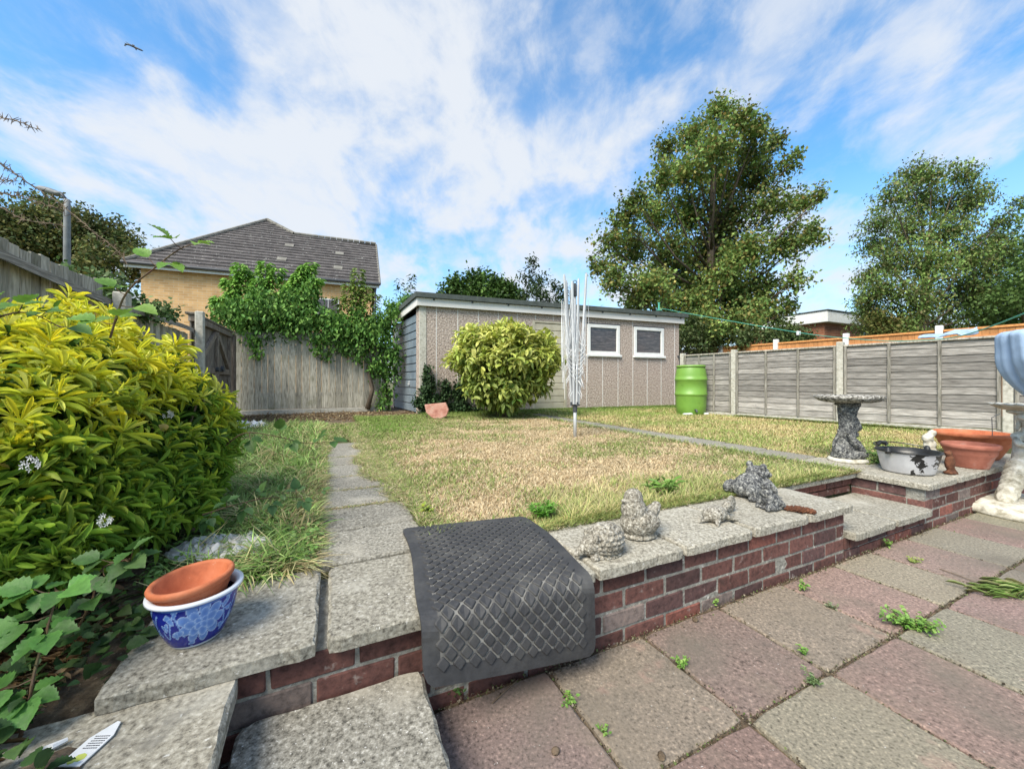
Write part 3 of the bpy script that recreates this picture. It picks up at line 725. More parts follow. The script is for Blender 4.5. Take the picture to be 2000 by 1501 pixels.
# ================================================================== HOUSE
def house():
    wd=(.930,.367); bd=(-.367,.930)
    O_=(-16.2,16.0)
    ang=math.atan2(.367,.930)
    root=thing('house','yellow brick house with dark lichen speckled tiled roof above the creeper','house',(O_[0],O_[1],.28),ang)
    E=5.72; k=.778; z0=0
    mb=MB(); mb.box(.45,9.75,.3,11.3,0,E-.02); mb.build('wall',M['yellow_brick'],root,local=True)
    # roof in courses
    def lim(b):
        l=0+ b*(4.0/5.95)
        if b<=4.5: r=10.1
        else: r=5.63+(4.0-5.63)*(b-4.5)/(5.95-4.5)
        return l-.02*0,r
    mb=MB(); n=21
    for i in range(n):
        b0=5.95*i/n; b1=5.95*(i+1)/n
        l0,r0=lim(b0); l1,r1=lim(b1)
        if b0<4.5<b1: pass
        za=E+k*b0+.075; zb=E+k*b1+.0
        f=random.uniform(.85,1.12); mb.c=(f,f,f)
        mb.add([(l0,b0,za-.07),(r0,b0,za-.07),(r0,b0-.015,za),(l0,b0-.015,za),(r1,b1,zb+.01),(l1,b1,zb+.01)],[(0,1,2,3),(3,2,4,5)])
    # remaining planes (left hip, back, right part back)
    A=(0,0,E);Ap=(4.0,5.95,E+k*5.95);Bl=(0,11.9,E);Br=(7.8,11.9,E)
    mb.c=(1,1,1)
    mb.add([A,Bl,Ap],[(0,1,2)]); mb.add([Bl,Br,Ap],[(0,1,2)])
    R1=(5.63,4.5,E+k*4.5);R2=(10.1,4.5,E+k*4.5);R3=(10.1,9.0,E);R4=(7.0,9.0,E)
    mb.add([R1,R2,R3,R4],[(0,1,2,3)]); mb.add([Br,Ap,R1,R4],[(0,1,2,3)])
    rf=mb.build('roof',M['roof'],root,local=True)
    mb=MB(); mb.add([(10.0,.3,E-.05),(10.0,8.7,E-.05),(10.0,4.5,E+k*4.5-.1)],[(0,1,2)]); mb.add([(9.76,.3,E-.05),(9.76,8.7,E-.05),(9.76,4.5,E+k*4.5-.1)],[(0,1,2)])
    mb.build('gable',M['yellow_brick'],root,local=True)
    # ridge tiles
    mb=MB(); 
    for a,b in ((A,Ap),(Ap,R1),(R1,R2)):
        a=Vector(a)+Vector((0,0,.06));b=Vector(b)+Vector((0,0,.06)); nn=int((b-a).length/.33)+1
        for i in range(nn):
            p=a.lerp(b,i/nn);q=a.lerp(b,(i+.93)/nn); mb.tube([p,q],.10,seg=8)
    mb.build('ridge_tiles',M['ridge'],rf,local=True)
    mb=MB(); mb.tube([R2,(10.12,0,E)],.06,seg=6); mb.build('verge',M['ridge'],rf,local=True)
    mb=MB(); mb.box(0,10.1,.02,.06,E-.2,E+.02); mb.build('fascia',M['white_paint'],root,local=True)
    mb=MB(); mb.tube([(-.05,-.06,E-.02),(10.15,-.06,E-.02)],.075,seg=8); mb.tube([(9.9,.16,E-.05),(9.9,.2,.2)],.045,seg=8); mb.build('gutter',M['plastic_dark'],root,local=True)
    for (s,b) in ((5.4,2.85),(7.9,2.55),(5.3,1.3),(7.9,1.0)):
        mb=MB(); z=E+k*b; mb.add([(s,b,z+.09),(s+.42,b,z+.09),(s+.42,b+.26,z+.30),(s,b+.26,z+.30),(s,b,z),(s+.42,b,z)],[(0,1,2,3),(4,5,1,0)]); mb.build('roof_vent',M['ridge'],rf,local=True)
    for x in (4.3,7.2):
        mb=MB(); mb.box(x,x+1.0,.26,.34,3.55,4.85,b=.01); w=mb.build('window',M['white_paint'],root,local=True)
        for q in (0,1):
            mb=MB(); mb.box(x+.07+q*.45,x+.48+q*.45,.245,.259,3.63,4.78); mb.build('pane',M['glass'],w,local=True)
house()
def annexe():
    root=thing('flat_roof_building','brown brick flat roofed building with white fascia between the two big trees','building',(17.9,22.0,.28),R(25))
    z1=1+(745-632)*22/750; z2=1+(745-606)*22/750
    mb=MB(); mb.box(0,4.0,0,5,0,4.095); mb.build('wall',M['brown_brick'],root,local=True)
    mb=MB(); mb.box(-.3,6.4,-.3,5.3,4.10,4.72,b=.02); mb.build('fascia',M['white_paint'],root,local=True)
    mb=MB(); mb.box(-.35,6.45,-.35,5.35,4.725,4.80,b=.02); mb.build('roof',M['felt'],root,local=True)
    mb=MB(); mb.box(4.01,6.2,.3,4.6,0,4.09); mb.build('window',M['glass'],root,local=True)
annexe_obj=annexe()
# move: left corner stands at the sight line of the gap
# ================================================================== FENCES
def lap_panel(parent, x0, x1, z0, z1, y=0, n=11):
    mb=MB(); hb=(z1-z0)/n
    for k in range(n):
        f=random.uniform(.72,1.25); 
        if k<2: f*=1.25
        mb.c=(f,f*.99,f*.97)
        za=z0+k*hb; zb=za+hb*1.12
        seg=10; V=[];F=[]
        for i in range(seg+1):
            x=x0+(x1-x0)*i/seg; w=mn.noise(Vector((x*2.2,k*3.7,x0)))*.010
            V+=[(x,y-.018,za+w),(x,y-.006,zb+w*.3),(x,y+.004,zb+w*.3),(x,y-.006,za+w)]
        for i in range(seg):
            a=i*4;b=a+4; F+=[(a,b,b+1,a+1),(a+1,b+1,b+2,a+2),(a+2,b+2,b+3,a+3),(a+3,b+3,b,a)]
        mb.add(V,F)
    p=mb.build('panel',M['lap'],parent,local=True)
    mb=MB(); 
    for i in range(4):
        f=random.uniform(.55,.75); mb.c=(f,f,f)
        x=x0+.02+(x1-x0-.04)*i/3; mb.box(x-.018,x+.018,y-.045,y-.02,z0-.01,z1-.02,b=.004)
    mb.c=(1.0,.98,.95); mb.box(x0,x1,y-.05,y+.02,z1-.018,z1+.008,b=.004)
    mb.build('batten',M['board'],p,local=True)
def right_fence():
    P0=Vector((4.47,7.72,.29)); P1=Vector((6.3,4.93,.29)); d=(P1-P0).normalized(); ang=math.atan2(d.y,d.x)
    root=thing('panel_fence','weathered grey horizontal lap fence with concrete posts along the right of the lawn','fence',P0,ang)
    pitch=1.69; PZ=1.295
    for k in range(-1,4):
        x=k*pitch if k>=0 else -1.12; x2=(k+1)*pitch
        mb=MB(); mb.box(x-.045,x+.045,-.06,.05,-.05,1.345 if k!=1 else 1.36,b=.008,j=.003); mb.build('post',M['post'],root,local=True)
        if k<3:
            lap_panel(root,x+.05,x2-.05,.10,PZ)
            mb=MB(); mb.box(x+.046,x2-.046,-.03,.02,-.05,.085,b=.004,j=.003); mb.build('gravel_board',M['post'],root,local=True)
    return root
right_fence()
def right_back_fence():
    P0=Vector((7.03,12.9,.28)); P1=Vector((9.61,8.68,.28)); d=(P1-P0).normalized(); ang=math.atan2(d.y,d.x)
    root=thing('closeboard_fence','new orange brown fence with concrete posts behind the grey fence','fence',P0,ang)
    pitch=1.66; L=pitch*6
    for k in range(-1,6):
        x=k*pitch
        mb=MB(); mb.box(x-.06,x+.06,-.06,.06,0,1.98,b=.01); mb.build('post',M['white_paint'],root,local=True)
        mb=MB(); n=14
        for i in range(n):
            f=random.uniform(.8,1.15); mb.c=(f,f,f); a=x+.065+(pitch-.13)*i/n; mb.box(a,a+(pitch-.13)/n-.004,.0,.02+.006*(i%2),0,1.83)
        mb.c=(1.25,1.2,1.1); mb.box(x+.065,x+pitch-.065,-.03,.05,1.832,1.88,b=.005); mb.c=(1.1,1,1); mb.box(x+.065,x+pitch-.065,-.05,-.002,1.6,1.70,b=.005)
        mb.build('panel',M['orange_wood'],root,local=True)
right_back_fence()
def grey_sheet_fence():
    a=Vector(D(1322,684,13.2)); a.z=.28
    root=thing('corrugated_fence','dark grey ribbed sheet fence glimpsed between the shed and water butt','fence',a,R(4))
    mb=MB(); 
    for i in range(34):
        x=-.4+i*.07; mb.box(x,x+.04,-.015,.0,0,1.78); mb.box(x+.04,x+.07,.002,.015,0,1.78)
    mb.build('sheet',M['lamp_grey'],root,local=True)
    mb=MB(); mb.box(-.4,2.0,-.03,.03,1.782,1.82,b=.005); mb.build('rail',M['lamp_grey'],root,local=True)
grey_sheet_fence()
ANG_V=math.atan2(CA,-SA)
def left_fence():
    root=thing('board_fence','old grey vertical board fence with a sagging top rail behind the yellow shrub','fence',P(-3.39,0,.28),ANG_V)
    mb=MB(); x=-1.5
    while x<6.05:
        w=random.uniform(.085,.12); f=random.uniform(.6,1.25); mb.c=(f,f*.99,f*.96)
        tall=x<3.85
        top=1.60+random.uniform(-.02,.02) if tall else 1.40+random.uniform(-.01,.01)
        mb.box(x,x+w-.006,-.004+random.uniform(0,.006),.018,-.02,top,b=.002,j=.002); x+=w
    mb.build('boards',M['board'],root,local=True)
    mb=MB(); mb.c=(1.15,1.1,1.05); pts=[]
    n=24;V=[];F=[]
    for i in range(n+1):
        x=-1.5+7.6*i/n
        z=1.40+ (max(0,3.9-x)*.042) - .018*math.sin((x-2)*1.3)+.008*mn.noise(Vector((x*2,0,0)))
        V+=[(x,-.075,z),(x,-.0052,z+.03),(x,-.0052,z+.075),(x,-.075,z+.055)]
    for i in range(n):
        a=i*4;b=a+4
        for k in range(4): F.append((a+k,b+k,b+(k+1)%4,a+(k+1)%4))
    F+=[(0,1,2,3),(n*4,n*4+3,n*4+2,n*4+1)]
    mb.add(V,F)
    mb.build('rail',M['lap'],root,local=True)
    mb=MB(); mb.c=(.8,.8,.8); mb.box(-1.5,6.05,-.06,-.006,.35,.43,b=.004); mb.build('rail',M['lap'],root,local=True)
    for x in (.1,2.0,3.88,6.12):
        mb=MB(); mb.box(x-.05,x+.05,-.18,-.08,-.05,1.52 if x<6 else 1.72,b=.01,j=.004); mb.build('post',M['post'],root,local=True)
left_fence()
def gate():
    root=thing('garden_gate','brown grey wooden gate with diagonal braces and black ring latch','gate',P(-3.39,6.24,.28),ANG_V)
    L=2.2; H=1.70
    mb=MB(); x=0
    while x<L-.02:
        f=random.uniform(.7,1.2); mb.c=(f,f,f); w=.115; mb.box(x,min(x+w-.006,L),.0,.02,.05,H-.03,b=.002); x+=w
    mb.build('boards',M['gate'],root,local=True)
    mb=MB(); mb.c=(1.25,1.2,1.15)
    for x in (.05,L/2+.1,L-.1): mb.box(x,x+.1,-.05,-.002,.06,H-.12,b=.005,j=.002)
    for z in (.2,.85): mb.box(.16,L-.11,-.045,-.004,z,z+.1,b=.004)
    mb.box(-.02,L+.02,-.06,.03,H-.11,H-.02,b=.005)
    mb.build('gate_frame',M['gate'],root,local=True)
    mb=MB(); mb.c=(1.4,1.35,1.3)
    def diag(x0,z0,x1,z1,w=.09):
        d=Vector((x1-x0,0,z1-z0)).normalized(); n=Vector((-d.z,0,d.x))*w/2; V=[]
        for y in (-.048,-.006):
            for (x,z,s) in ((x0,z0,1),(x0,z0,-1),(x1,z1,-1),(x1,z1,1)): V.append((x+n.x*s,y,z+n.z*s))
        mb.add(V,[(0,1,2,3),(4,7,6,5),(0,4,5,1),(1,5,6,2),(2,6,7,3),(3,7,4,0)])
    diag(.2,.98,L/2+.05,H-.16); diag(L/2+.25,H-.2,L-.15,1.0); diag(.2,.32,L/2+.05,.84)
    mb.build('brace',M['gate'],root,local=True)
    mb=MB(); mb.c=(.9,.9,.85); mb.box(-.05,L+.05,-.07,.06,H-.015,H+.02,b=.006,j=.003); mb.build('capping',M['gate'],root,local=True)
    mb=MB(); mb.tube([(L/2+.0,-.09,.93),(L/2,-.05,.93)],.04,seg=10); mb.tube([(L/2+.32,-.09,.95),(L/2+.32,-.05,.95)],.05,seg=10); mb.box(L/2-.02,L/2+.5,-.066,-.05,.9,.94)
    mb.build('latch',M['plastic_dark'],root,local=True)
    mb=MB(); mb.c=(.8,.75,.7); mb.box(L+.03,L+.15,-.1,.05,-.05,H-.05,b=.008,j=.004); mb.build('gate_post',M['gate'],root,local=True)
gate()
def back_fence():
    A=Vector((-5.75,7.8,.28)); B=Vector((-3.05,9.24,.28)); d=(B-A); ang=math.atan2(d.y,d.x); L=d.length
    root=thing('board_fence','green stained grey vertical board fence below the creeper at the garden end','fence',A,ang)
    mb=MB(); x=0
    while x<L:
        w=random.uniform(.095,.15); f=random.uniform(.68,1.22); mb.c=(f,f*1.0,f*.95)
        top=1.76+.03*x if x<1.75 else 1.79-.14*(x-1.75)
        top+=random.uniform(-.012,.012)
        mb.box(x,x+w-.005,random.uniform(0,.008),.022,.13,top,b=.002,j=.002); x+=w
    mb.build('boards',M['board'],root,local=True)
    mb=MB(); mb.box(0,L,-.02,.03,-.03,.12,b=.006,j=.003); mb.build('gravel_board',M['post'],root,local=True)
    mb=MB(); mb.c=(.8,.8,.8); mb.box(0,L,.024,.07,.4,.48); mb.box(0,L,.024,.07,1.3,1.38); mb.build('rail',M['board'],root,local=True)
back_fence()

# ================================================================== WATER BUTT, DRYER, small things
def water_butt():
    c=Vector((3.80,8.16,.30))
    root=thing('water_butt','lime green ribbed plastic water butt beside the right end of the shed','water butt',c)
    mb=MB(); r=.36; k9=.86
    pr=[(0,0),(.30,0),(.325,.03),(.345,.2),(.352,.40)]
    for z in (.42,.74):
        pr+=[(.357,z),(.372,z+.015),(.372,z+.045),(.357,z+.06)]
    pr+=[(.352,.86),(.33,.99),(.315,1.03)]
    pr2=sorted([(p[0]*k9,p[1]*.97) for p in pr],key=lambda p:p[1])
    mb.lathe(c,pr2,seg=40); mb.build('body',M['butt'],root,smooth=True)
    mb=MB(); mb.lathe(c,[(.272,1.001),(.288,1.003),(.288,1.03),(.27,1.045),(0,1.05)],seg=40); mb.build('lid',M['butt'],root,smooth=True)
    mb=MB(); mb.tube([(c.x-.05,c.y-.30,.42),(c.x-.05,c.y-.36,.42),(c.x-.05,c.y-.38,.38)],.018,seg=8); mb.build('tap',M['plastic_dark'],root)
    q=Vector((4.12,8.98,.3))
    mb=MB(); mb.lathe(q,[(0,1.0),(.16,1.0),(.22,1.27),(.235,1.27),(.235,1.31),(.21,1.31),(.17,1.1),(0,1.1)],seg=28)
    mb.lathe(q,[(0,0),(.2,0),(.2,.99),(0,.99)],seg=20)
    setp(mb.build('plant_tub',M['plastic_dark']),'black plastic tub on a stand behind the green water butt','tub')
    a=G(1385,806); mb=MB(P); 
    mb=MB(); V=a; mb.tube([G(1335,809,.33),G(1352,808,.335),G(1383,808,.33)],.025,seg=8); setp(mb.build('drain_pipe',M['plastic_white']),'short white plastic pipe on the grass below the water butt','pipe')
    x,y,_=G(1405,800)
    mb=MB(); mb.box(x-.28,x+.28,y-.15,y+.2,.29,.36,b=.01,j=.004); mb.c=(1,1,1); setp(mb.build('paving_slab',M['concrete']),'loose paving slab against the fence right of the water butt','slab')
water_butt()
def dryer():
    c=Vector(G(1123,852)); c.z=.30; x,y=c.x,c.y
    root=thing('rotary_dryer','folded aluminium rotary clothes dryer standing in the dry lawn','clothes dryer',c)
    zt=1+(745-545)*y/750; zh=1-(795-745)*y/750
    mb=MB(); mb.tube([(x,y,.25),(x,y,zh+.05)],.021,seg=12); mb.tube([(x,y,zh),(x,y,zt-.15)],.016,seg=10); mb.build('pole',M['metal'],root,smooth=True)
    mb=MB(); mb.lathe((x,y,zh-.06),[(0,0),(.028,0),(.03,.08),(.042,.09),(.042,.12),(.028,.13),(0,.13)],seg=14)
    for k in range(4):
        a=k*math.pi/2+.4; mb.box(x+.055*math.cos(a)-.012,x+.055*math.cos(a)+.012,y+.055*math.sin(a)-.012,y+.055*math.sin(a)+.012,zh+.02,zh+.07,b=.003)
    mb.build('hub',M['plastic_dark'],root)
    mb=MB(); mb.box(x-.02,x+.02,y-.03,y+.01,zt-.22,zt-.07,b=.004)
    pts=[(x+.022*math.cos(a),y,zt-.04+.024*math.sin(a)) for a in [i*math.pi/6 for i in range(13)]]; mb.tube(pts,.005,seg=6); mb.box(x-.015,x+.015,y-.02,y+.02,zt-.08,zt-.055)
    mb.build('top_cap',M['plastic_dark'],root)
    tops=[]
    for k in range(8):
        a=k*math.pi/4+.3; rr=.15*(.55+.5*random.random()); r0=.045
        top=Vector((x+rr*math.cos(a),y+rr*math.sin(a),zt-.02+random.uniform(-.12,.06))); bot=Vector((x+r0*math.cos(a),y+r0*math.sin(a),zh+.04))
        mb=MB(); mb.tube([bot,bot.lerp(top,.5),top],.0165,seg=6); mb.tube([top,top+Vector((0,0,.02))],.012,seg=6); mb.build('arm',M['metal'],root); tops.append((bot,top))
    mb=MB()
    for k in range(64):       # ropes hanging down between the arms
        b,t=tops[k%8]; b2,t2=tops[(k+1)%8]; s=.12+.8*random.random(); p=b.lerp(t,s); q=b2.lerp(t2,s)
        if s>.55:
            drop=min((s-.25)*1.5,p.z-zh-.12)*random.uniform(.55,.95)
            m=(p+q)/2; m=m+Vector((random.uniform(-.03,.03),random.uniform(-.03,.03),-drop))
            out=Vector((p.x-x,p.y-y,0))*.12
            mb.tube([p,p*.6+m*.4+out,p*.25+m*.75+out,m,q*.25+m*.75+out,q*.6+m*.4+out,q],.0028,seg=4,cap=False)
        else:
            m=(p+q)/2; out=Vector((m.x-x,m.y-y,0)); 
            if out.length>0: out=out.normalized()*.05
            mb.tube([p,p.lerp(m,.5)+out-Vector((0,0,.08)),m+out-Vector((0,0,.12)),q.lerp(m,.5)+out-Vector((0,0,.08)),q],.0028,seg=4,cap=False)
    for k in range(7):
        z=zh+.36+.055*k; w=.085+.008*k
        pts=[(x-w+2*w*i/8, y-.07, z+.09*((i/4-1)**2)) for i in range(9)]; mb.tube(pts,.003,seg=4,cap=False)
    for k in range(8):
        xx=x+random.choice([-1,1])*random.uniform(.13,.17); zz=zt-random.uniform(.25,.5); l=random.uniform(.7,1.15)
        mb.tube([(xx,y+random.uniform(-.1,.1),zz),(xx+random.uniform(-.01,.01),y,zz-l*.5),(xx+random.uniform(-.015,.015),y-.02,zz-l)],.0028,seg=4,cap=False)
    mb.build('rope',M['cord'],root)
dryer()

def cat_line(name,label,pts,r,m,cat='washing line'):
    mb=MB()
    # Catmull-Rom through the survey points
    P_=[Vector(p) for p in pts]; out=[]
    for i in range(len(P_)-1):
        p0=P_[max(i-1,0)];p1=P_[i];p2=P_[i+1];p3=P_[min(i+2,len(P_)-1)]
        for k in range(6):
            t=k/6; out.append(.5*((2*p1)+(p2-p0)*t+(2*p0-5*p1+4*p2-p3)*t*t+(3*p1-p0-3*p2+p3)*t*t*t))
    out.append(P_[-1]); mb.tube(out,r,seg=5)
    return setp(mb.build(name,m),label,cat)
cat_line('washing_line','green washing line sagging from the shed roof across to the right',
    [D(1290,602,10.0),D(1400,622,8.6),D(1565,650,6.9),D(1700,664,5.3),D(1800,664,4.45),D(1880,655,3.9),D(2000,612,3.0),D(2150,540,2.3)],.006,M['cord_green'])
mb=MB(); a=Vector(D(1287,593,10.0)); mb.tube([a,(a.x,a.y,2.86)],.022,seg=8); mb.tube([a,a+Vector((0,0,.03))],.03,seg=8); mb.box(a.x-.06,a.x+.06,a.y-.04,a.y+.04,2.85,2.87)
setp(mb.build('line_post',M['cord_green']),'short green metal line post fixed on the shed roof edge','post')
a=Vector(D(1558,650,6.95)); mb=MB(); mb.box(a.x-.02,a.x+.02,a.y-.01,a.y+.01,a.z-.04,a.z+.035,b=.004); mb.box(a.x+.03,a.x+.05,a.y-.01,a.y+.01,a.z-.035,a.z+.03,b=.004)
setp(mb.build('clothes_peg',M['plastic_white']),'white clothes peg clipped on the green washing line','peg')
# blue rag over the fence top
def rag():
    a=Vector(D(1850,652,5.42)); V=[];F=[];nx,ny=14,6
    for j in range(ny+1):
        for i in range(nx+1):
            x=(i/nx-.5)*.36; w=.03+.07*(i/nx)**2
            V.append((a.x+x*.9,a.y-x*1.2+.03*math.sin(i*1.3)+.02*j/ny,a.z-.03+w*(j/ny-.3)+.02*math.sin(i*.9+j)+.04*(i/nx)))
    for j in range(ny):
        for i in range(nx):
            q=j*(nx+1)+i; F.append((q,q+1,q+nx+2,q+nx+1))
    mb=MB(); mb.add(V,F); o=mb.build('cloth_rag',M['fabric_blue'],smooth=True); s=o.modifiers.new('s','SOLIDIFY'); s.thickness=.004
    setp(o,'crumpled light blue rag caught on the top of the grey fence','rag')
rag()

# ---------------- terracotta, pans, pots
def pot_thing(name,label,catg,c,prof_out,m,seg=44,tilt=None,group=None,rings=None):
    mb=MB(); mb.lathe(c,prof_out,seg=seg,tilt=tilt); return setp(mb.build(name,m,smooth=True,loc=c),label,catg,group)
def porcelain():
    m=bpy.data.materials.new('porcelain_blue'); m.use_nodes=True; nt=m.node_tree; N=nt.nodes; L=nt.links; b=N['Principled BSDF']
    b.inputs['Roughness'].default_value=.12
    at=N.new('ShaderNodeAttribute'); at.attribute_name='Col'
    no=N.new('ShaderNodeTexNoise'); no.inputs['Scale'].default_value=60; tc=N.new('ShaderNodeTexCoord'); L.new(tc.outputs['Object'],no.inputs['Vector'])
    mr=N.new('ShaderNodeMapRange'); mr.inputs[3].default_value=.75; mr.inputs[4].default_value=1.2; L.new(no.outputs['Fac'],mr.inputs[0])
    mx=N.new('ShaderNodeMix'); mx.data_type='RGBA'; mx.blend_type='MULTIPLY'; mx.inputs[0].default_value=1
    L.new(at.outputs['Color'],mx.inputs[6]); L.new(mr.outputs[0],mx.inputs[7]); L.new(mx.outputs[2],b.inputs['Base Color'])
    return m
M['porcelain_blue']=porcelain()
def blue_pot():
    c=Vector(G(384,1240,UP+.001)); KP=.76
    root=thing('blue_planter','blue and white glazed flowered planter standing on the wall end','planter',c)
    ro=.125; H=.148*.86
    def rad(z):
        t=z/H; return .072+.050*math.sin(min(1,t*1.05)*math.pi/2)**.9
    seg=240; rows=72; V=[];F=[];C=[]
    navy=np.array((.012,.022,.26)); mid=np.array((.10,.22,.58)); light=np.array((.28,.45,.78)); white=np.array((.7,.75,.82))
    # floral painting, in (angle*radius, z) metres
    fl=[]  # petals: (cx,cz,rx,rz,rot,shade)
    for f0 in (-1.95,.15,2.25):     # three peonies round the pot
        cx=f0*.115; cz=.073
        for ring,(rr,n,pr) in enumerate(((.042,9,.020),(.026,7,.017),(.010,4,.012))):
            for k in range(n):
                a=2*math.pi*k/n+ring*.4; fl.append((cx+rr*math.cos(a)*1.12,cz+rr*math.sin(a)*.92,pr,pr*.72,a,ring+1))
        for (dx,dz,r1,rot) in ((.072,.028,.017,.6),(.082,.008,.013,-.4),(-.068,-.02,.02,.3),(-.085,.022,.018,2.2),(-.07,.035,.012,1.0),(.07,-.034,.016,2.6),(-.1,.0,.015,1.2),(.1,-.02,.013,.9),(.03,.055,.011,0),(-.03,-.055,.013,.2),(.09,.045,.012,.4)):
            fl.append((cx+dx,cz+dz,r1,r1*.45,rot,2)); fl.append((cx+dx*1.08,cz+dz*1.25,r1*.6,r1*.35,rot+1.2,3))
    scr=[]
    for f0 in (-1.95,.15,2.25):
        cx=f0*.115
        for s in (-1,1):
            for i in range(60):
                t=i/60; scr.append((cx+s*(.05+.065*t),.07+.032*math.sin(t*7+s),.0022))
    fl=np.array(fl); scr=np.array(scr)
    circ=2*math.pi*.115
    for j in range(rows+1):
        z=H*j/rows
        for i in range(seg):
            a=2*math.pi*i/seg; x=(a-math.pi)*.115
            r=rad(z)*KP; V.append((c.x+r*math.cos(a+AOFF),c.y+r*math.sin(a+AOFF),c.z+z))
            dx=x-fl[:,0]; dx=(dx+circ/2)%circ-circ/2; dz=z-fl[:,1]; ca,sa=np.cos(fl[:,4]),np.sin(fl[:,4])
            e=((dx*ca+dz*sa)/fl[:,2])**2+((-dx*sa+dz*ca)/fl[:,3])**2
            col=navy; ins=np.where(e<1)[0]
            if len(ins):
                k=ins[-1]; ee=e[k]; sh=fl[k,5]
                col=mid*(1-.0)+ (light-mid)*(ee**1.5)*(.6+.15*sh)
                if ee>.82: col=light*.75+white*.25
            else:
                sx=(x-scr[:,0]+circ/2)%circ-circ/2
                if ((sx**2+(z-scr[:,1])**2)<.0028**2).any(): col=mid*.6+light*.4
            if z<.006: col=white*.8
            elif .010<z<.013: col=navy*.6
            if H-.012<z<H-.007: col=mid*.8+navy*.2
            C.append(tuple(col))
    for j in range(rows):
        for i in range(seg):
            i2=(i+1)%seg; F.append((j*seg+i,j*seg+i2,(j+1)*seg+i2,(j+1)*seg+i))
    mb=MB(); mb.add(V,F); mb.C=C; mb.build('pot_body',M['porcelain_blue'],root,smooth=True)
    mb=MB(); r=rad(H)*KP; mb.lathe((c.x,c.y,c.z+H),[(r-.008,-.02),(r-.007,.0),(r+.002,.007),(r+.012,.006),(r+.013,.0),(r+.001,-.006)],seg=60)
    mb.lathe(c,[(0,.0),(.068*KP,.0),(.072*KP+.001,.001),(.072*KP+.001,.006)],seg=60)
    mb.build('rim',M['porcelain_white'],root,smooth=True)
    mb=MB(); mb.c=(.02,.03,.12); mb.lathe(c,[(r-.008,H-.018),(.105*KP,.07),(.07*KP,.015),(0,.012)],seg=48); mb.build('inside',M['porcelain_blue'],root,smooth=True)
    # terracotta bowl resting in it
    tl=Matrix.Rotation(R(-4),3,'Y')@Matrix.Rotation(R(3),3,'X')
    cc=(c.x-.004,c.y,c.z+H-.040)
    pr=[(0,.0),(.088,.0),(.101,.035),(.104,.04),(.108,.062),(.106,.064),(.118,.066),(.123,.072),(.124,.080),(.119,.086),(.110,.086),(.104,.080),(.092,.022),(.078,.014),(0,.014)]
    pr=[(r_*KP,z_*.9) for r_,z_ in pr]
    mb=MB(); mb.lathe(cc,pr,seg=72,tilt=tl)
    # greek key band: little raised marks
    for k in range(44):
        a=2*math.pi*k/44
        for (da,z0,z1) in ((0,.044,.060),(.045,.052,.056),(.08,.044,.052)):
            V=[]
            for (aa,zz) in ((a+da,z0),(a+da+.03,z0),(a+da+.03,z1),(a+da,z1)):
                rr=(.1065+(zz-.04)*.18)*KP; p=tl@Vector((rr*math.cos(aa),rr*math.sin(aa),zz*.9)); V.append((cc[0]+p.x,cc[1]+p.y,cc[2]+p.z))
            mb.add(V,[(0,1,2,3)])
    setp(mb.build('plant_bowl',M['terracotta'],smooth=True,loc=cc),'orange terracotta bowl nested in the blue flowered planter','plant pot')
AOFF=0.0
# turn a peony to face the camera: peony centre angle a0 = pi + .15 -> world angle towards camera
_c=P(-1.835,.585,0); AOFF=math.atan2(-_c[1],-_c[0])-(math.pi+.12)+.12
blue_pot()
x,y,_=(4.20,3.50,0)
pr=[(0,0),(.17,0),(.185,.02),(.235,.12),(.245,.13),(.25,.16),(.262,.17),(.268,.205),(.290,.215),(.296,.225),(.296,.245),(.285,.252),(.262,.25),(.25,.2),(.2,.07),(0,.06)]
pot_thing('plant_bowl','large glossy orange terracotta bowl at the right end of the wall','plant pot',(x,y,UP),[(r*.88,z*.92) for r,z in pr],M['terracotta'],seg=56)
x,y=3.70,3.10
pr=[(0,0),(.115,0),(.12,.01),(.155,.10),(.168,.115),(.172,.15),(.186,.155),(.192,.165),(.192,.185),(.183,.192),(.165,.19),(.15,.12),(.11,.03),(0,.025)]
pot_thing('plant_bowl','smaller dusty pink terracotta bowl in front of the large orange one','plant pot',(x,y,UP+.001),[(r*.85,z) for r,z in pr],M['terracotta_pale'],seg=56)
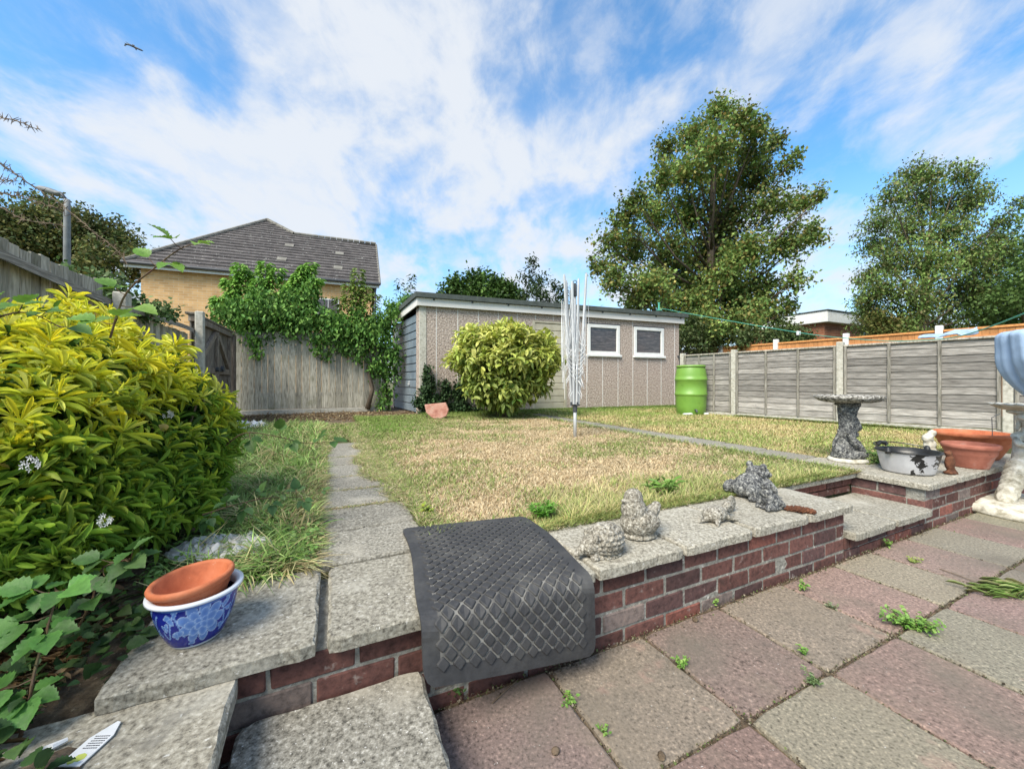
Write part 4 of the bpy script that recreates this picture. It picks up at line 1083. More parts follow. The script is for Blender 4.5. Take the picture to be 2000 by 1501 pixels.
def pan():
    c=Vector((3.02,2.93,UP+.001))
    root=thing('metal_pan','dented silver metal pan with peeling black patches and wire handle on the wall','pan',c)
    H=.165; r0=.135; r1=.175
    mb=MB(); seg=320; rows=84; V=[];F=[]
    for j in range(rows+1):
        t=j/rows; 
        for i in range(seg):
            a=2*math.pi*i/seg; r=r0+(r1-r0)*t**.8+.0015*math.sin(a*5)
            if t<.06: r-= .012*(1-t/.06)
            V.append((c.x+r*math.cos(a)*1.04,c.y+r*math.sin(a),c.z+H*t))
    MI=[]
    for j in range(rows):
        for i in range(seg):
            i2=(i+1)%seg; F.append((j*seg+i,j*seg+i2,(j+1)*seg+i2,(j+1)*seg+i))
            a=2*math.pi*(i+.5)/seg; t=(j+.5)/rows
            # peeling paint: patches by angle. camera side is a ~ -135deg
            d=a/(math.pi*2)*360; n=mn.fractal(Vector((math.cos(a)*3.2,math.sin(a)*3.2,t*3.5)),.7,2.2,4)
            front=abs(((d-248)+180)%360-180); left=abs(((d-136)+180)%360-180); rr=abs(((d-296)+180)%360-180)
            blk=(front<7+16*n+3*t) or (left<10+16*n) or (rr<16+30*n and t>.35+.5*n) or (t>.97-.03*n) or (front<17 and .04<t<.16+.25*n and d<248)
            MI.append(1 if blk else 0)
    mb.add(V,F); mb.MI=MI
    mb.lathe((c.x,c.y,c.z),[(0,.004),(r0-.02,.002),(r0-.012,.0)],seg=seg,ell=(1.04,1)); 
    mb.build('pan_body',[M['aluminium'],M['black_paint']],root,smooth=True)
    mb=MB(); mb.lathe((c.x,c.y,c.z+H),[(.139,-.12),(r1-.007,0),(r1+.006,.004),(r1+.011,-.003),(r1+.003,-.008)],seg=96,ell=(1.04,1)); mb.lathe((c.x,c.y,c.z+H),[(0,-.1),(r1-.05,-.1),(r1-.01,-.02)],seg=48,ell=(1.04,1)); mb.build('rim',M['black_paint'],root,smooth=True)
    mb=MB(); pts=[]
    for i in range(25):
        a=math.pi*i/24; pts.append((c.x+(r1+.02)*math.cos(a+.25)*1.03,c.y+(r1+.02)*math.sin(a+.25)*.9,c.z+H+.012+.030*math.sin(a)))
    mb.tube(pts,.0045,seg=6)
    for s in (0,-1):
        p=pts[s]; mb.lathe((p[0],p[1],p[2]-.03),[(0,0),(.016,0),(.02,.02),(.012,.045),(0,.05)],seg=10)
    mb.tube([(c.x-.09,c.y+.15,c.z+H+.02),(c.x-.07,c.y+.15,c.z+H+.04),(c.x-.03,c.y+.15,c.z+H+.035),(c.x-.02,c.y+.14,c.z+H+.02)],.016,seg=8)
    mb.build('handle',M['black_paint'],root)
pan()
# rusty leaf ornament
V,F=blob([('e',(0,0,.075),(.03,.02,.055)),('e',(-.008,0,.135),(.022,.016,.022)),('c',[(-.02,0,.14),(-.045,-.005,.145)],[.008,.004]),('c',[(.01,0,.04),(.045,.0,.005)],[.016,.01]),('e',(.0,0,.012),(.035,.03,.012))],vox=.005,noise_amp=.004)
c=G(1855,926); mb=MB(); mb.add(place(V,c,0,1.15),F); setp(mb.build('bird_ornament',M['rust'],smooth=True),'small rusty brown bird ornament between the pan and the terracotta bowls','ornament')
V,F=blob([('e',(0,0,.06),(.05,.05,.06)),('e',(.0,0,.13),(.045,.04,.05)),('e',(-.02,0,.19),(.04,.035,.045)),('e',(.02,0,.235),(.03,.03,.03))],vox=.008,noise_amp=.02,nscale=26)
c=(3.72,3.36,UP); mb=MB(); mb.add(place(V,(3.70,3.40,UP),0,1),F); setp(mb.build('shell_ornament',M['stone_white'],smooth=True),'knobbly whitish shell ornament behind the pan','ornament')
mb=MB(); a=Vector(D(1938,838,3.45)); b=Vector(D(1937,815,3.45)); d=Vector(D(1953,808,3.45)); mb.tube([a-Vector((0,0,.2)),a,b,d],.003,seg=5); setp(mb.build('bent_wire',M['plastic_dark']),'thin bent wire sticking up from the large orange bowl','wire')

# ================================================================== STONE ORNAMENTS
def ornament(name,label,catg,V,F,m,loc,rz=0,s=1):
    mb=MB(); mb.add(place(V,loc,rz,s),F); return setp(mb.build(name,m,smooth=True,loc=loc),label,catg,'stone ornaments on the wall' if catg=='ornament' else None)
# hedgehog: head towards -x
def spikes(co):
    if co.x<-.045: return 0
    return .0035*max(-1,min(1,2.2*math.sin(co.z*330+math.sin(co.y*60)*.5)))*(.7+.6*math.sin(math.atan2(co.y,co.z)*10+co.x*260))
V,F=blob([('e',(.015,0,.055),(.085,.066,.072)),('e',(-.055,0,.045),(.045,.042,.042)),('c',[(-.07,0,.045),(-.118,0,.022)],[.030,.012]),('e',(-.122,0,.022),(.010,.010,.009)),
   ('e',(-.052,-.035,.082),(.012,.014,.018)),('e',(-.052,.035,.082),(.012,.014,.018)),('e',(-.06,-.04,.01),(.02,.016,.012)),('e',(-.06,.04,.01),(.02,.016,.012)),('e',(.01,0,.008),(.08,.06,.012)),
   ('e',(-.085,-.022,.052),(.007,.006,.007)),('e',(-.085,.022,.052),(.007,.006,.007))],vox=.0034,noise_amp=.0018,nscale=60,smooth=1,ridge=spikes)
hx=G(1176,1092)
ornament('hedgehog_ornament','stone hedgehog ornament with ridged spines on the wall beside the mat','ornament',V,F,M['stone'],(hx[0]+.01,hx[1]+.045,UP),R(22),.98)
# duckling
V,F=blob([('e',(.0,0,.065),(.088,.068,.066)),('e',(-.03,0,.12),(.055,.052,.062)),('e',(-.032,0,.17),(.042,.040,.044)),('c',[(.05,0,.09),(.088,0,.125)],[.035,.022]),
   ('e',(-.075,0,.162),(.018,.014,.009)),('e',(.012,-.06,.078),(.05,.016,.036)),('e',(.012,.06,.078),(.05,.016,.036)),('e',(0,0,.01),(.08,.062,.014))],vox=.0042,noise_amp=.0065,nscale=55,smooth=2)
bx=G(1258,1058)
ornament('duckling_ornament','rough pebbly stone duckling ornament right of the hedgehog','ornament',V,F,M['stone'],(bx[0],bx[1]+.06,UP),R(18),1.02)
# tortoise
V,F=blob([('e',(-.02,0,.030),(.062,.045,.036)),('c',[(.03,0,.035),(.062,0,.052)],[.018,.017]),('e',(.072,0,.056),(.024,.019,.018)),('c',[(.02,-.035,.02),(.055,-.055,.006)],[.013,.007]),
   ('c',[(-.05,-.035,.016),(-.075,-.05,.005)],[.012,.007]),('c',[(.02,.035,.02),(.045,.055,.006)],[.013,.008]),('c',[(-.07,.0,.015),(-.11,.01,.006)],[.01,.004])],vox=.0034,noise_amp=.002,nscale=60,smooth=2)
tx=G(1412,1022)
ornament('tortoise_ornament','small mottled grey tortoise ornament lying near the middle of the wall','ornament',V,F,M['stone'],(tx[0],tx[1]+.05,UP),R(28),1.12)
V,F=blob([('e',(0,0,.045),(.045,.012,.045))],vox=.004,noise_amp=.002)
sx=G(1440,1008); ornament('clay_shard','curved brown clay shard standing behind the small tortoise ornament','shard',V,F,M['rust'] if False else M['stone'],(sx[0],sx[1]+.06,UP),R(30),1.0)
# big toad (back to us, facing away-right) with heavy folds
def folds(co): return .0018*math.sin(co.x*180+3*math.sin(co.z*40)+co.y*60)
V,F=blob([('e',(-.03,0,.085),(.115,.090,.070),(0,R(-30),0)),('e',(.065,0,.165),(.070,.078,.046),(0,R(-6),0)),('e',(.115,0,.148),(.045,.066,.030)),('e',(.05,-.056,.212),(.023,.021,.025)),('e',(.06,.056,.212),(.023,.021,.025)),
   ('e',(-.085,-.092,.055),(.072,.030,.050),(0,R(12),0)),('e',(-.085,.092,.055),(.072,.030,.050)),('c',[(-.13,-.105,.018),(-.03,-.140,.013),(.035,-.155,.009)],[.019,.014,.008]),('c',[(.065,-.072,.11),(.085,-.115,.065),(.095,-.112,.012)],[.027,.018,.014]),
   ('c',[(.095,-.112,.012),(.135,-.130,.007)],[.013,.006]),('c',[(.095,-.112,.012),(.140,-.105,.007)],[.012,.006]),('c',[(.065,.072,.11),(.10,.10,.065),(.11,.10,.012)],[.027,.018,.014])],vox=.0036,noise_amp=.0012,nscale=70,smooth=2,ridge=folds)
kx=G(1498,985)
toad=ornament('toad_ornament','large dark weathered toad ornament with lichen on the wall near the recessed step','ornament',V,F,M['stone_dark'],(kx[0]+.015,kx[1]+.17,UP),R(20),.84)
V,F=blob([('e',(0,0,.045),(.055,.042,.042),(0,R(30),0)),('e',(-.028,0,.088),(.032,.032,.028)),('e',(-.035,0,.125),(.022,.022,.024)),('e',(-.03,-.035,.02),(.04,.02,.02)),('c',[(.03,-.03,.04),(.06,-.035,.008)],[.018,.012]),
   ('c',[(-.03,-.03,.07),(-.06,-.035,.01)],[.014,.012]),('e',(.0,0,.008),(.06,.045,.01)),('c',[(-.03,.03,.07),(-.05,.035,.01)],[.014,.012])],vox=.0036,noise_amp=.002,nscale=55,smooth=2)
fx=G(1505,993)
ornament('frog_ornament','small smooth blue grey frog ornament in front of the large toad','ornament',V,F,M['stone_dark'],(fx[0]+.0,fx[1]-.0,UP),R(15),1.0)
V,F=blob([('c',[(-.055,.015,.013),(0,0,.016),(.055,-.015,.012)],[.012,.017,.013])],vox=.0026,noise_amp=.03,nscale=90,smooth=0)
cx=G(1562,1000); ornament('pine_cone','crumbling rusty brown cone lying on the coping right of the frog','cone',V,F,M['rust'],(cx[0],cx[1],UP),R(-12),1.0)

# ---------------- bird bath
def bird_bath():
    c=Vector(G(1655,900)); c.z=UP
    root=thing('bird_bath','dark mossy bird bath on a tree trunk pedestal with doves, at the path corner','bird bath',c)
    mb=MB(); mb.lathe(c,[(0,.0),(.135,.0),(.14,.012),(.132,.028),(.11,.032),(0,.032)],seg=36,wob=.06); mb.build('base',M['stone_white'],root,smooth=True)
    zt=.52
    V,F=blob([('c',[(0,0,.06),(.0,0,.2),(-.005,0,.36),(0,0,.46)],[.085,.062,.062,.075]),('c',[(-.02,-.03,.4),(-.07,-.03,.5)],[.035,.03]),('c',[(.02,0,.4),(.085,0,.5)],[.035,.03]),
       ('e',(0,0,.05),(.125,.11,.05)),('e',(-.07,-.02,.09),(.055,.06,.07)),('c',[(.045,-.02,.37),(.075,-.03,.30),(.05,-.02,.27)],[.028,.026,.02]),
       ('e',(.04,-.07,.07),(.07,.05,.035)),('e',(0,0,.505),(.10,.09,.02)),
       # doves
       ('c',[(-.045,-.075,.235),(.0,-.085,.17),(.09,-.09,.075)],[.022,.036,.016]),('e',(-.058,-.08,.262),(.02,.02,.02)),('c',[(-.07,-.085,.262),(-.09,-.09,.258)],[.007,.003]),
       ('c',[(-.075,.0,.24),(-.085,.02,.16),(-.09,.03,.08)],[.018,.026,.02]),('e',(-.07,-.0,.27),(.018,.018,.018)),
       ('c',[(.06,.0,.23),(.10,.01,.24)],[.02,.012]),('e',(.075,0,.23),(.022,.022,.022))],vox=.0062,noise_amp=.006,nscale=32,smooth=2)
    mb=MB(); mb.add(place(V,c,0,.98),F); mb.build('pedestal',M['stone_dark'],root,smooth=True)
    mb=MB(); z=c.z+.51
    mb.lathe((c.x,c.y,z),[(0,0),(.15,.0),(.20,.012),(.232,.035),(.24,.05),(.232,.062),(.215,.06),(.19,.04),(.1,.028),(0,.025)],seg=64,wob=.10)
    o=mb.build('basin',M['bath_top'],root,smooth=True)
bird_bath()
# ---------------- draped statue holding a bowl
def statue():
    c=Vector((4.0,2.98,0))
    root=thing('garden_statue','cream stone statue of a draped kneeling figure carrying a bowl at the patio edge','statue',c)
    mb=MB(); 
    mb.lathe((c.x-.03,c.y-.05,0),[(0,0),(.42,0),(.43,.02),(.41,.06),(.30,.085),(0,.09)],seg=40,wob=.05); mb.build('base',M['stone_white'],root,smooth=True)
    V,F=blob([ # legs and drapery
       ('c',[(-.27,-.05,.09),(-.20,-.03,.22),(-.09,0,.42)],[.060,.068,.075]),('c',[(-.20,.02,.09),(-.13,.02,.25),(-.05,.02,.42)],[.06,.065,.07]),('c',[(.05,-.1,.10),(.06,-.08,.25),(-.0,-.02,.42)],[.065,.065,.075]),('e',(-.05,0,.42),(.105,.085,.06)),
       ('c',[(-.05,0,.44),(-.05,0,.56),(-.03,0,.68)],[.072,.060,.072]),('e',(-.03,0,.70),(.095,.052,.036)),
       ('c',[(-.03,0,.72),(-.03,-.005,.765)],[.028,.026]),
       ('c',[(-.12,0,.70),(-.16,-.06,.63),(-.06,-.13,.62)],[.028,.024,.018]),('c',[(-.06,-.13,.62),(.02,-.12,.66)],[.018,.013]),
       ('c',[(.06,0,.70),(.13,-.02,.78),(.10,.0,.87)],[.028,.024,.018]),
       ('c',[(-.04,-.05,.42),(-.06,-.19,.36),(-.05,-.18,.14)],[.068,.052,.030]),('e',(-.06,-.24,.105),(.032,.065,.02)),('e',(-.15,-.15,.1),(.032,.06,.02)),
       ('e',(-.0,.03,.92),(.11,.10,.03)),
       ],vox=.0062,noise_amp=.003,nscale=30,smooth=2,
       ridge=lambda co: (.007*math.sin((co.z*48+co.x*105+co.y*60+2*math.sin(co.z*20))) if .13<co.z<.47 and co.y>-.12 else 0))
    mb=MB(); mb.add(place(V,c,R(0),.83),F); mb.build('figure',M['stone_white'],root,smooth=True)
    # head with face and hair
    hc=Vector((-.035,-.03,.84))
    V,F=blob([('e',hc,(.052,.06,.066)),('e',hc+Vector((-.012,-.03,-.035)),(.032,.035,.03)),('c',[hc+Vector((-.015,-.06,.004)),hc+Vector((-.018,-.072,-.012))],[.007,.009]),
       ('e',hc+Vector((-.016,-.055,-.034)),(.016,.012,.006)),('e',hc+Vector((-.018,-.054,-.052)),(.014,.012,.012)),
       ('e',hc+Vector((-.036,-.046,.008)),(.010,.007,.006)),('e',hc+Vector((.008,-.052,.008)),(.010,.007,.006)),('e',hc+Vector((-.036,-.044,.020)),(.014,.009,.005)),('e',hc+Vector((.008,-.05,.020)),(.014,.009,.005)),
       ('e',hc+Vector((-.054,.0,-.005)),(.008,.014,.016)),('e',hc+Vector((.052,.0,-.005)),(.008,.014,.016))],vox=.0035,noise_amp=.001,smooth=1)
    mb=MB(); mb.add(place(V,c,0,.83),F); hd=mb.build('head',M['stone_white'],root,smooth=True)
    V,F=blob([('e',hc+Vector((.0,.018,.026)),(.062,.062,.058)),('e',hc+Vector((-.05,.0,.03)),(.025,.035,.03)),('e',hc+Vector((.03,.05,-.03)),(.04,.03,.05)),('c',[hc+Vector((-.04,.03,.0)),hc+Vector((-.06,.03,-.08))],[.02,.014])],vox=.0045,noise_amp=.006,nscale=70,smooth=1,
       ridge=lambda co:.002*math.sin(co.x*260+co.z*120))
    mb=MB(); mb.add(place(V,c,0,.83),F); mb.build('hair',M['stone_white'],root,smooth=True)
    mb=MB(); seg=72; V=[];F=[]; pr=[(0,.765),(.08,.772),(.13,.79),(.17,.815),(.18,.822),(.168,.828),(.12,.80),(0,.785)]
    for (r,z) in pr:
        for k in range(seg):
            a=2*math.pi*k/seg; w=1+.045*math.sin(a*18)*(r/.215)**2; V.append((c.x+r*w*math.cos(a),c.y+.02+r*w*math.sin(a),z+.006*math.sin(a*18)*(r/.215)**2))
    for i in range(len(pr)-1):
        for k in range(seg):
            k2=(k+1)%seg; F.append((i*seg+k,i*seg+k2,(i+1)*seg+k2,(i+1)*seg+k))
    mb.add(V,F); mb.build('bowl',M['stone_white'],root,smooth=True)
statue()
# ---------------- folded blue parasol at the right edge
def parasol():
    Y=2.55; cx=(2085-1000)/750*Y; c=Vector((cx,Y,0))
    root=thing('parasol','folded pale blue fabric parasol hanging beside the statue','parasol',c)
    mb=MB(); mb.tube([(cx,Y,0),(cx,Y,1.5)],.019,seg=12); mb.build('pole',M['white_paint'],root,smooth=True)
    def z(py): return 1-(py-745)*Y/750
    seg=96; rows=40; V=[];F=[]
    for j in range(rows+1):
        t=j/rows                     # 0 hem .. 1 top
        zz=z(790)+(z(643)-z(790))*t
        # silhouette: rises quickly from narrow hem to full width, flat shoulder
        w=.10+.225*math.sin(min(1,t*1.5)*math.pi/2)**.8
        if t>.93: w*=1-.10*((t-.93)/.07)**2
        for i in range(seg):
            a=2*math.pi*i/seg
            f=1+.05*math.sin(a*8+1.2*t)+.02*math.sin(a*3+5*t)+.02*abs(mn.noise(Vector((math.cos(a)*3,math.sin(a)*3,t*7))))+.02*math.sin(a*21+2*t)
            V.append((cx+w*f*math.cos(a),Y+.8*w*f*math.sin(a),zz+.02*math.sin(a*4)*(1-t)))
    V.append((cx,Y,z(640)+.03)); n=len(V)-1
    for j in range(rows):
        for i in range(seg):
            i2=(i+1)%seg; F.append((j*seg+i,j*seg+i2,(j+1)*seg+i2,(j+1)*seg+i))
    for i in range(seg): F.append((rows*seg+i,rows*seg+(i+1)%seg,n))
    mb=MB(); mb.add(V,F); o=mb.build('canopy',M['fabric_blue'],root,smooth=True); s=o.modifiers.new('s','SOLIDIFY'); s.thickness=.003
    mb=MB(); mb.lathe((cx,Y,0),[(.235,z(690)),(.255,z(680)),(.262,z(655)),(.235,z(648))],seg=60); 
    k=mb.build('strap',M['fabric_navy'],root,smooth=True)
parasol()

# ---------------- odd things
def plant_tag():
    c=G(180,1452,.268); cx,cy=c[0],c[1]; z=.27
    a=Vector(G(133,1497,.272)); b=Vector(G(232,1408,.272)); ax=(b-a); L=ax.length; ax.normalize(); ay=Vector((-ax.y,ax.x,0))
    root=thing('plant_tag','white pointed plastic plant tag with rows of small print on the beige slab','plant tag',(a.x,a.y,z))
    def T(s,w,h): 
        p=a+ax*s+ay*w; return (p.x,p.y,z+h)
    hw=.021
    mb=MB(T)
    o=[(0,-hw),(.002,hw),(L*.60,hw),(L,.002),(L*.98,-.006),(L*.66,-hw)]
    n=len(o); mb.add([(x,y,.001) for x,y in o]+[(x,y,.0035) for x,y in o],[tuple(range(n))[::-1],tuple(range(n,2*n))]+[(i,(i+1)%n,n+(i+1)%n,n+i) for i in range(n)])
    mb.build('tag_blade',M['plastic_white'],root)
    mb=MB(T)
    for k in range(6):
        s=L*.36+k*.0052; w=-hw*.78
        while w<hw*.45:
            l=random.uniform(.002,.0045); mb.box(s,s+.0017,w,w+l,.0036,.0040); w+=l+.0011
    mb.build('print',M['ink'],root)
    mb=MB(T); mb.lathe((L*.17,-.004,.0037),[(0,.0),(.009,0),(.009,.0003),(0,.0003)],seg=7,ell=(1,1.2)); mb.lathe((L*.10,.004,.0038),[(0,.0),(.007,0),(.007,.0003),(0,.0003)],seg=6)
    mb.build('picture',M['ink_green'],root)
    mb=MB(); mb.tube([G(86,1462,.275),G(105,1456,.278),G(132,1443,.277)],[.005,.006,.004],seg=6); setp(mb.build('wood_scrap',M['plastic_white']),'pale broken stick beside the white plant tag','stick')
plant_tag()
def crumpled(name,label,catg,pts,z,m,amp=.02):
    # outline on ground in pixels -> grid mesh
    xs=[G(*p,z) for p in pts]; x0=min(p[0] for p in xs);x1=max(p[0] for p in xs);y0=min(p[1] for p in xs);y1=max(p[1] for p in xs)
    n=34;V=[];F=[]
    for j in range(n+1):
        for i in range(n+1):
            s,t=i/n*2-1,j/n*2-1
            r=1+.12*mn.noise(Vector((s*2,t*2,3)))
            # squircle mapping
            x=s*math.sqrt(1-t*t/2)*r;y=t*math.sqrt(1-s*s/2)*r
            h=abs(mn.fractal(Vector((s*2.4+5,t*2.4,1)),.5,2,4))*amp*2
            V.append(((x0+x1)/2+x*(x1-x0)/2,(y0+y1)/2+y*(y1-y0)/2,z+.004+h*(1-max(abs(s),abs(t))**6)))
    for j in range(n):
        for i in range(n):
            a=j*(n+1)+i; F.append((a,a+1,a+n+2,a+n+1))
    mb=MB(); mb.add(V,F); o=mb.build(name,m,smooth=True); s=o.modifiers.new('s','SOLIDIFY'); s.thickness=.002
    return setp(o,label,catg)
M['sheet']=mat('sheet',[(.30,.29,.27),(.50,.49,.47),(.62,.61,.59)],scale=9,rough=.85,bump=(14,.5,.01))
crumpled('plastic_sheet','crumpled dirty white plastic sheet on the soil behind the terracotta bowl','sheet',[(365,1092),(512,1055),(390,1045),(480,1100)],.335,M['sheet'],.02)
crumpled('paper_scrap','small crumpled white scrap in the grass near the board fence','scrap',[(448,842),(470,842),(455,828),(462,845)],.32,M['plastic_white'],.06)
# pink stone slab leaning by the shed
def pinkstone():
    c=Vector(G(852,818)); pts=[(828,790),(870,786),(876,800),(872,812),(858,819),(845,817),(832,806)]
    Y=c.y; mb=MB(); V=[]; 
    for dy in (0,.07):
        for (px,py) in pts:
            a=D(px,py,Y); V.append((a[0],a[1]+dy+.1*(a[2]-.3),a[2]))
    n=len(pts); F=[tuple(range(n)),tuple(range(n,2*n))[::-1]]+[(i,(i+1)%n,n+(i+1)%n,n+i) for i in range(n)]
    mb.add(V,F); o=mb.build('pink_stone',M['pink_stone']); b=o.modifiers.new('b','BEVEL'); b.width=.012; b.segments=2
    setp(o,'broken pinkish red stone slab standing in the grass against the shed ivy','stone')
pinkstone()
# street lamp beyond the left fence
def street_lamp():
    Y=9.0; b=Vector(D(131,500,Y)); top=D(131,398,Y)[2]
    root=thing('street_lamp','grey street lamp with its head overgrown by twigs beyond the left fence','street lamp',(b.x,Y,.28))
    mb=MB(); mb.tube([(b.x,Y,.28),(b.x,Y,top-.3),(b.x,Y,top+.1)],[.08,.06,.055],seg=14); mb.build('pole',M['lamp_grey'],root,smooth=True)
    mb=MB(); mb.tube([(b.x,Y,top+.05),(b.x-.12,Y,top+.22),(b.x-.3,Y,top+.30)],.035,seg=8); mb.build('arm',M['plastic_dark'],root,smooth=True)
    V,F=blob([('e',(0,0,0),(.30,.11,.075),(0,R(18),0)),('e',(.18,0,-.06),(.14,.08,.06))],vox=.02,noise_amp=0)
    mb=MB(); mb.add(place(V,(b.x-.42,Y,top+.30)),F); mb.build('lantern',M['lamp_grey'],root,smooth=True)
street_lamp()
def aeroplane():
    Y=900; c=Vector(D(262,92,Y)); root=thing('aeroplane','tiny dark aeroplane flying high in the upper left sky','aeroplane',c)
    f=Vector((.80,.25,-.25)).normalized(); r=Vector((-.55,.9,.38)); r=(r-f*r.dot(f)).normalized(); u=r.cross(f)
    def T(x,y,z): return tuple(c+f*x+r*y+u*z)
    mb=MB(T); mb.tube([(18,0,0),(15,0,0),(8,0,0),(-10,0,0),(-18,0,1.5)],[.3,1.6,2,2,.4],seg=10); mb.build('fuselage',M['aircraft'],root,smooth=True)
    for s in (-1,1):
        mb=MB(T); V=[(4,s*1.5,-.6),(-2.5,s*1.5,-.6),(-6.5,s*17,.8),(-4.5,s*17,.8)]; V+= [(x,y,z+.5) for x,y,z in V]
        mb.add(V,[(0,1,2,3),(4,7,6,5),(0,4,5,1),(1,5,6,2),(2,6,7,3),(3,7,4,0)]); mb.build('wing',M['aircraft'],root)
        mb=MB(T); mb.tube([(3.5,s*5.5,-1.8),(-.5,s*5.5,-1.8)],[1.1,.9],seg=10); mb.build('engine',M['aircraft'],root)
    mb=MB(T); V=[(-13,0,1),(-17.5,0,1),(-19,0,6.5),(-16.5,0,6.5)]; V+=[(x,.4,z) for x,y,z in V]; mb.add(V,[(0,1,2,3),(4,7,6,5),(0,4,5,1),(1,5,6,2),(2,6,7,3),(3,7,4,0)])
    V=[(-14,-6,1.6),(-16.5,-6,1.6),(-17.5,0,1.2),(-13.5,0,1.2),(-17.5,6,1.6),(-14,6,1.6)]; mb.add(V,[(0,1,2,3),(3,2,4,5)]); mb.build('tail',M['aircraft'],root)
aeroplane()

# ================================================================== VEGETATION
def crown_mesh(clumps, n, L, cols, T=RHOMB, asp=.62, shell=.45, droop=.25, hue=.15, per=34, twf=.9):
    """clumps: (x,y,z,rx,ry,rz)"""
    cl=np.array(clumps,dtype=float); w=(cl[:,3]*cl[:,4]*cl[:,5])**.72; w/=w.sum()
    idx=RS.choice(len(cl),n,p=w); c=cl[idx]
    d=rdir(n); r=RS.rand(n)**shell
    # lumpy radius
    lump=1+.22*np.sin(d[:,0]*5+idx)+.18*np.sin(d[:,2]*7+idx*2.3)+.1*np.sin(d[:,1]*11+idx)
    Pn=c[:,:3]+d*c[:,3:6]*(r*lump)[:,None]
    Pt=Pn.copy(); wind=np.array([.25,0,.35])
    for k in range(len(cl)):
        ii=np.where(idx==k)[0]
        if len(ii)<8: continue
        mm=max(3,len(ii)//per); td=unit(rdir(mm)+wind*.6); rr=cl[k,3:6]
        st=cl[k,:3]+td*rr*.15; en=cl[k,:3]+td*rr*RS.uniform(.7,1.45,(mm,1)); en[:,2]+=.1*rr[2]
        a=RS.randint(0,mm,len(ii)); t=RS.rand(len(ii),1)**.7
        q=st[a]*(1-t)+en[a]*t+RS.normal(size=(len(ii),3))*(L*.75+.05*rr.mean())
        Pt[ii]=np.where(RS.rand(len(ii),1)<twf,q,Pn[ii])
    Dn=unit(d*.7+rdir(n)*.9+np.array([0,0,-droop])); Nn=unit(rdir(n)*.8+np.array([0,0,.9])+d*.4)
    cs=pal(n,cols,.18)
    sh=RS.normal(size=(len(cl),1))*hue; cs=np.clip(cs*(1+sh[idx]),.004,1)
    Ls=L*RS.uniform(.6,1.35,n)
    return scatter(T,Pt,Dn,Nn,Ls,Ls*asp,cs)
def tree(name,label,base,clumps,n,L,cols,trunk_r=.2,asp=.7,catg='tree',group=None,limbs=True,T=RHOMB,mt='leaf_far',**k):
    root=thing(name,label,catg,base,0,group or ('trees standing beyond the garden fences' if catg=='tree' else 'shrubs beyond the fences' if catg=='shrub' else None))
    V,F,C=crown_mesh(clumps,n,L,cols,T=T,asp=asp,**k)
    np_mesh('crown',V,F,C,M[mt],root)
    mb=MB(); b=Vector(base); cen=Vector(np.average(np.array(clumps)[:,:3],axis=0)); top=max(c[2] for c in clumps)
    tp=[b, b.lerp(Vector((cen.x,cen.y,top)),.3), b.lerp(Vector((cen.x,cen.y,top)),.62)+Vector((.1,.1,0)), Vector((cen.x,cen.y,b.z+(top-b.z)*.76))]
    mb.tube(tp,[trunk_r,trunk_r*.75,trunk_r*.36,trunk_r*.03],seg=8)
    if limbs:
        for c in clumps:
            q=Vector(c[:3]); t=min(.95,max(.08,(q.z-b.z)/(top-b.z)*.72)); 
            s=t*3; i=min(2,int(s)); p=tp[i].lerp(tp[i+1],s-i)
            mid=p.lerp(q,.5)+Vector((0,0,-.08*(q-p).length)); r=trunk_r*.32*(1-t*.6)
            mb.tube([p,mid,q],[r,r*.6,r*.15],seg=5)
            for _ in range(3):
                e=q+Vector(rdir(1)[0])*min(c[3],c[5])*.8; mb.tube([mid.lerp(q,random.random()),e],[r*.3,r*.06],seg=4)
    mb.build('trunk',M['bark'],root,smooth=True)
    return root
def cl_px(items, Y, dep=.8, kr=1.0):
    out=[]
    for it in items:
        px,py,r=it[:3]; yy=Y+(it[3] if len(it)>3 else random.uniform(-1,1)*dep)
        a=D(px,py,yy); R_=r*yy/750*kr; out.append((a[0],a[1],a[2],R_,R_*.95,R_*.9))
    return out
DG=[(.14,.25,.06),(.19,.31,.08),(.27,.37,.10),(.09,.15,.045)]
T1=[(1405,225,40),(1440,240,38),(1480,250,35),(1350,270,42),(1300,290,30),(1400,290,55),(1460,300,50),(1510,280,30),(1290,345,40),(1340,340,55),(1410,360,60),(1480,350,50),(1540,320,30),(1240,390,35),(1215,430,38),(1270,420,50),(1340,420,60),(1420,430,65),(1500,410,50),(1560,400,35),(1600,385,20),
    (1190,475,35),(1230,490,50),(1300,500,60),(1380,510,65),(1460,500,60),(1540,480,50),(1585,460,35),(1170,520,30),(1200,545,45),(1270,565,55),(1340,580,60),(1420,580,60),(1490,570,50),(1550,550,30),(1380,640,45),(1450,635,45),(1510,620,30),(1310,640,40),(1545,600,25),(1240,610,40),(1330,540,50),(1420,540,50),(1360,600,50),(1400,480,45),(1440,600,45),(1300,600,40),(1400,650,40),(1480,610,40),(1350,660,35),(1250,580,40)]
tree('tall_tree','tall bushy green tree with autumn tints rising behind the right half of the shed',(D(1385,700,15.6)[0],15.6,.2),cl_px(T1,14.2,1.6,.80),76000,.12,
     DG+[(.26,.26,.07),(.30,.22,.07),(.14,.21,.05)],trunk_r=.28,asp=.72,hue=.18,shell=.55)
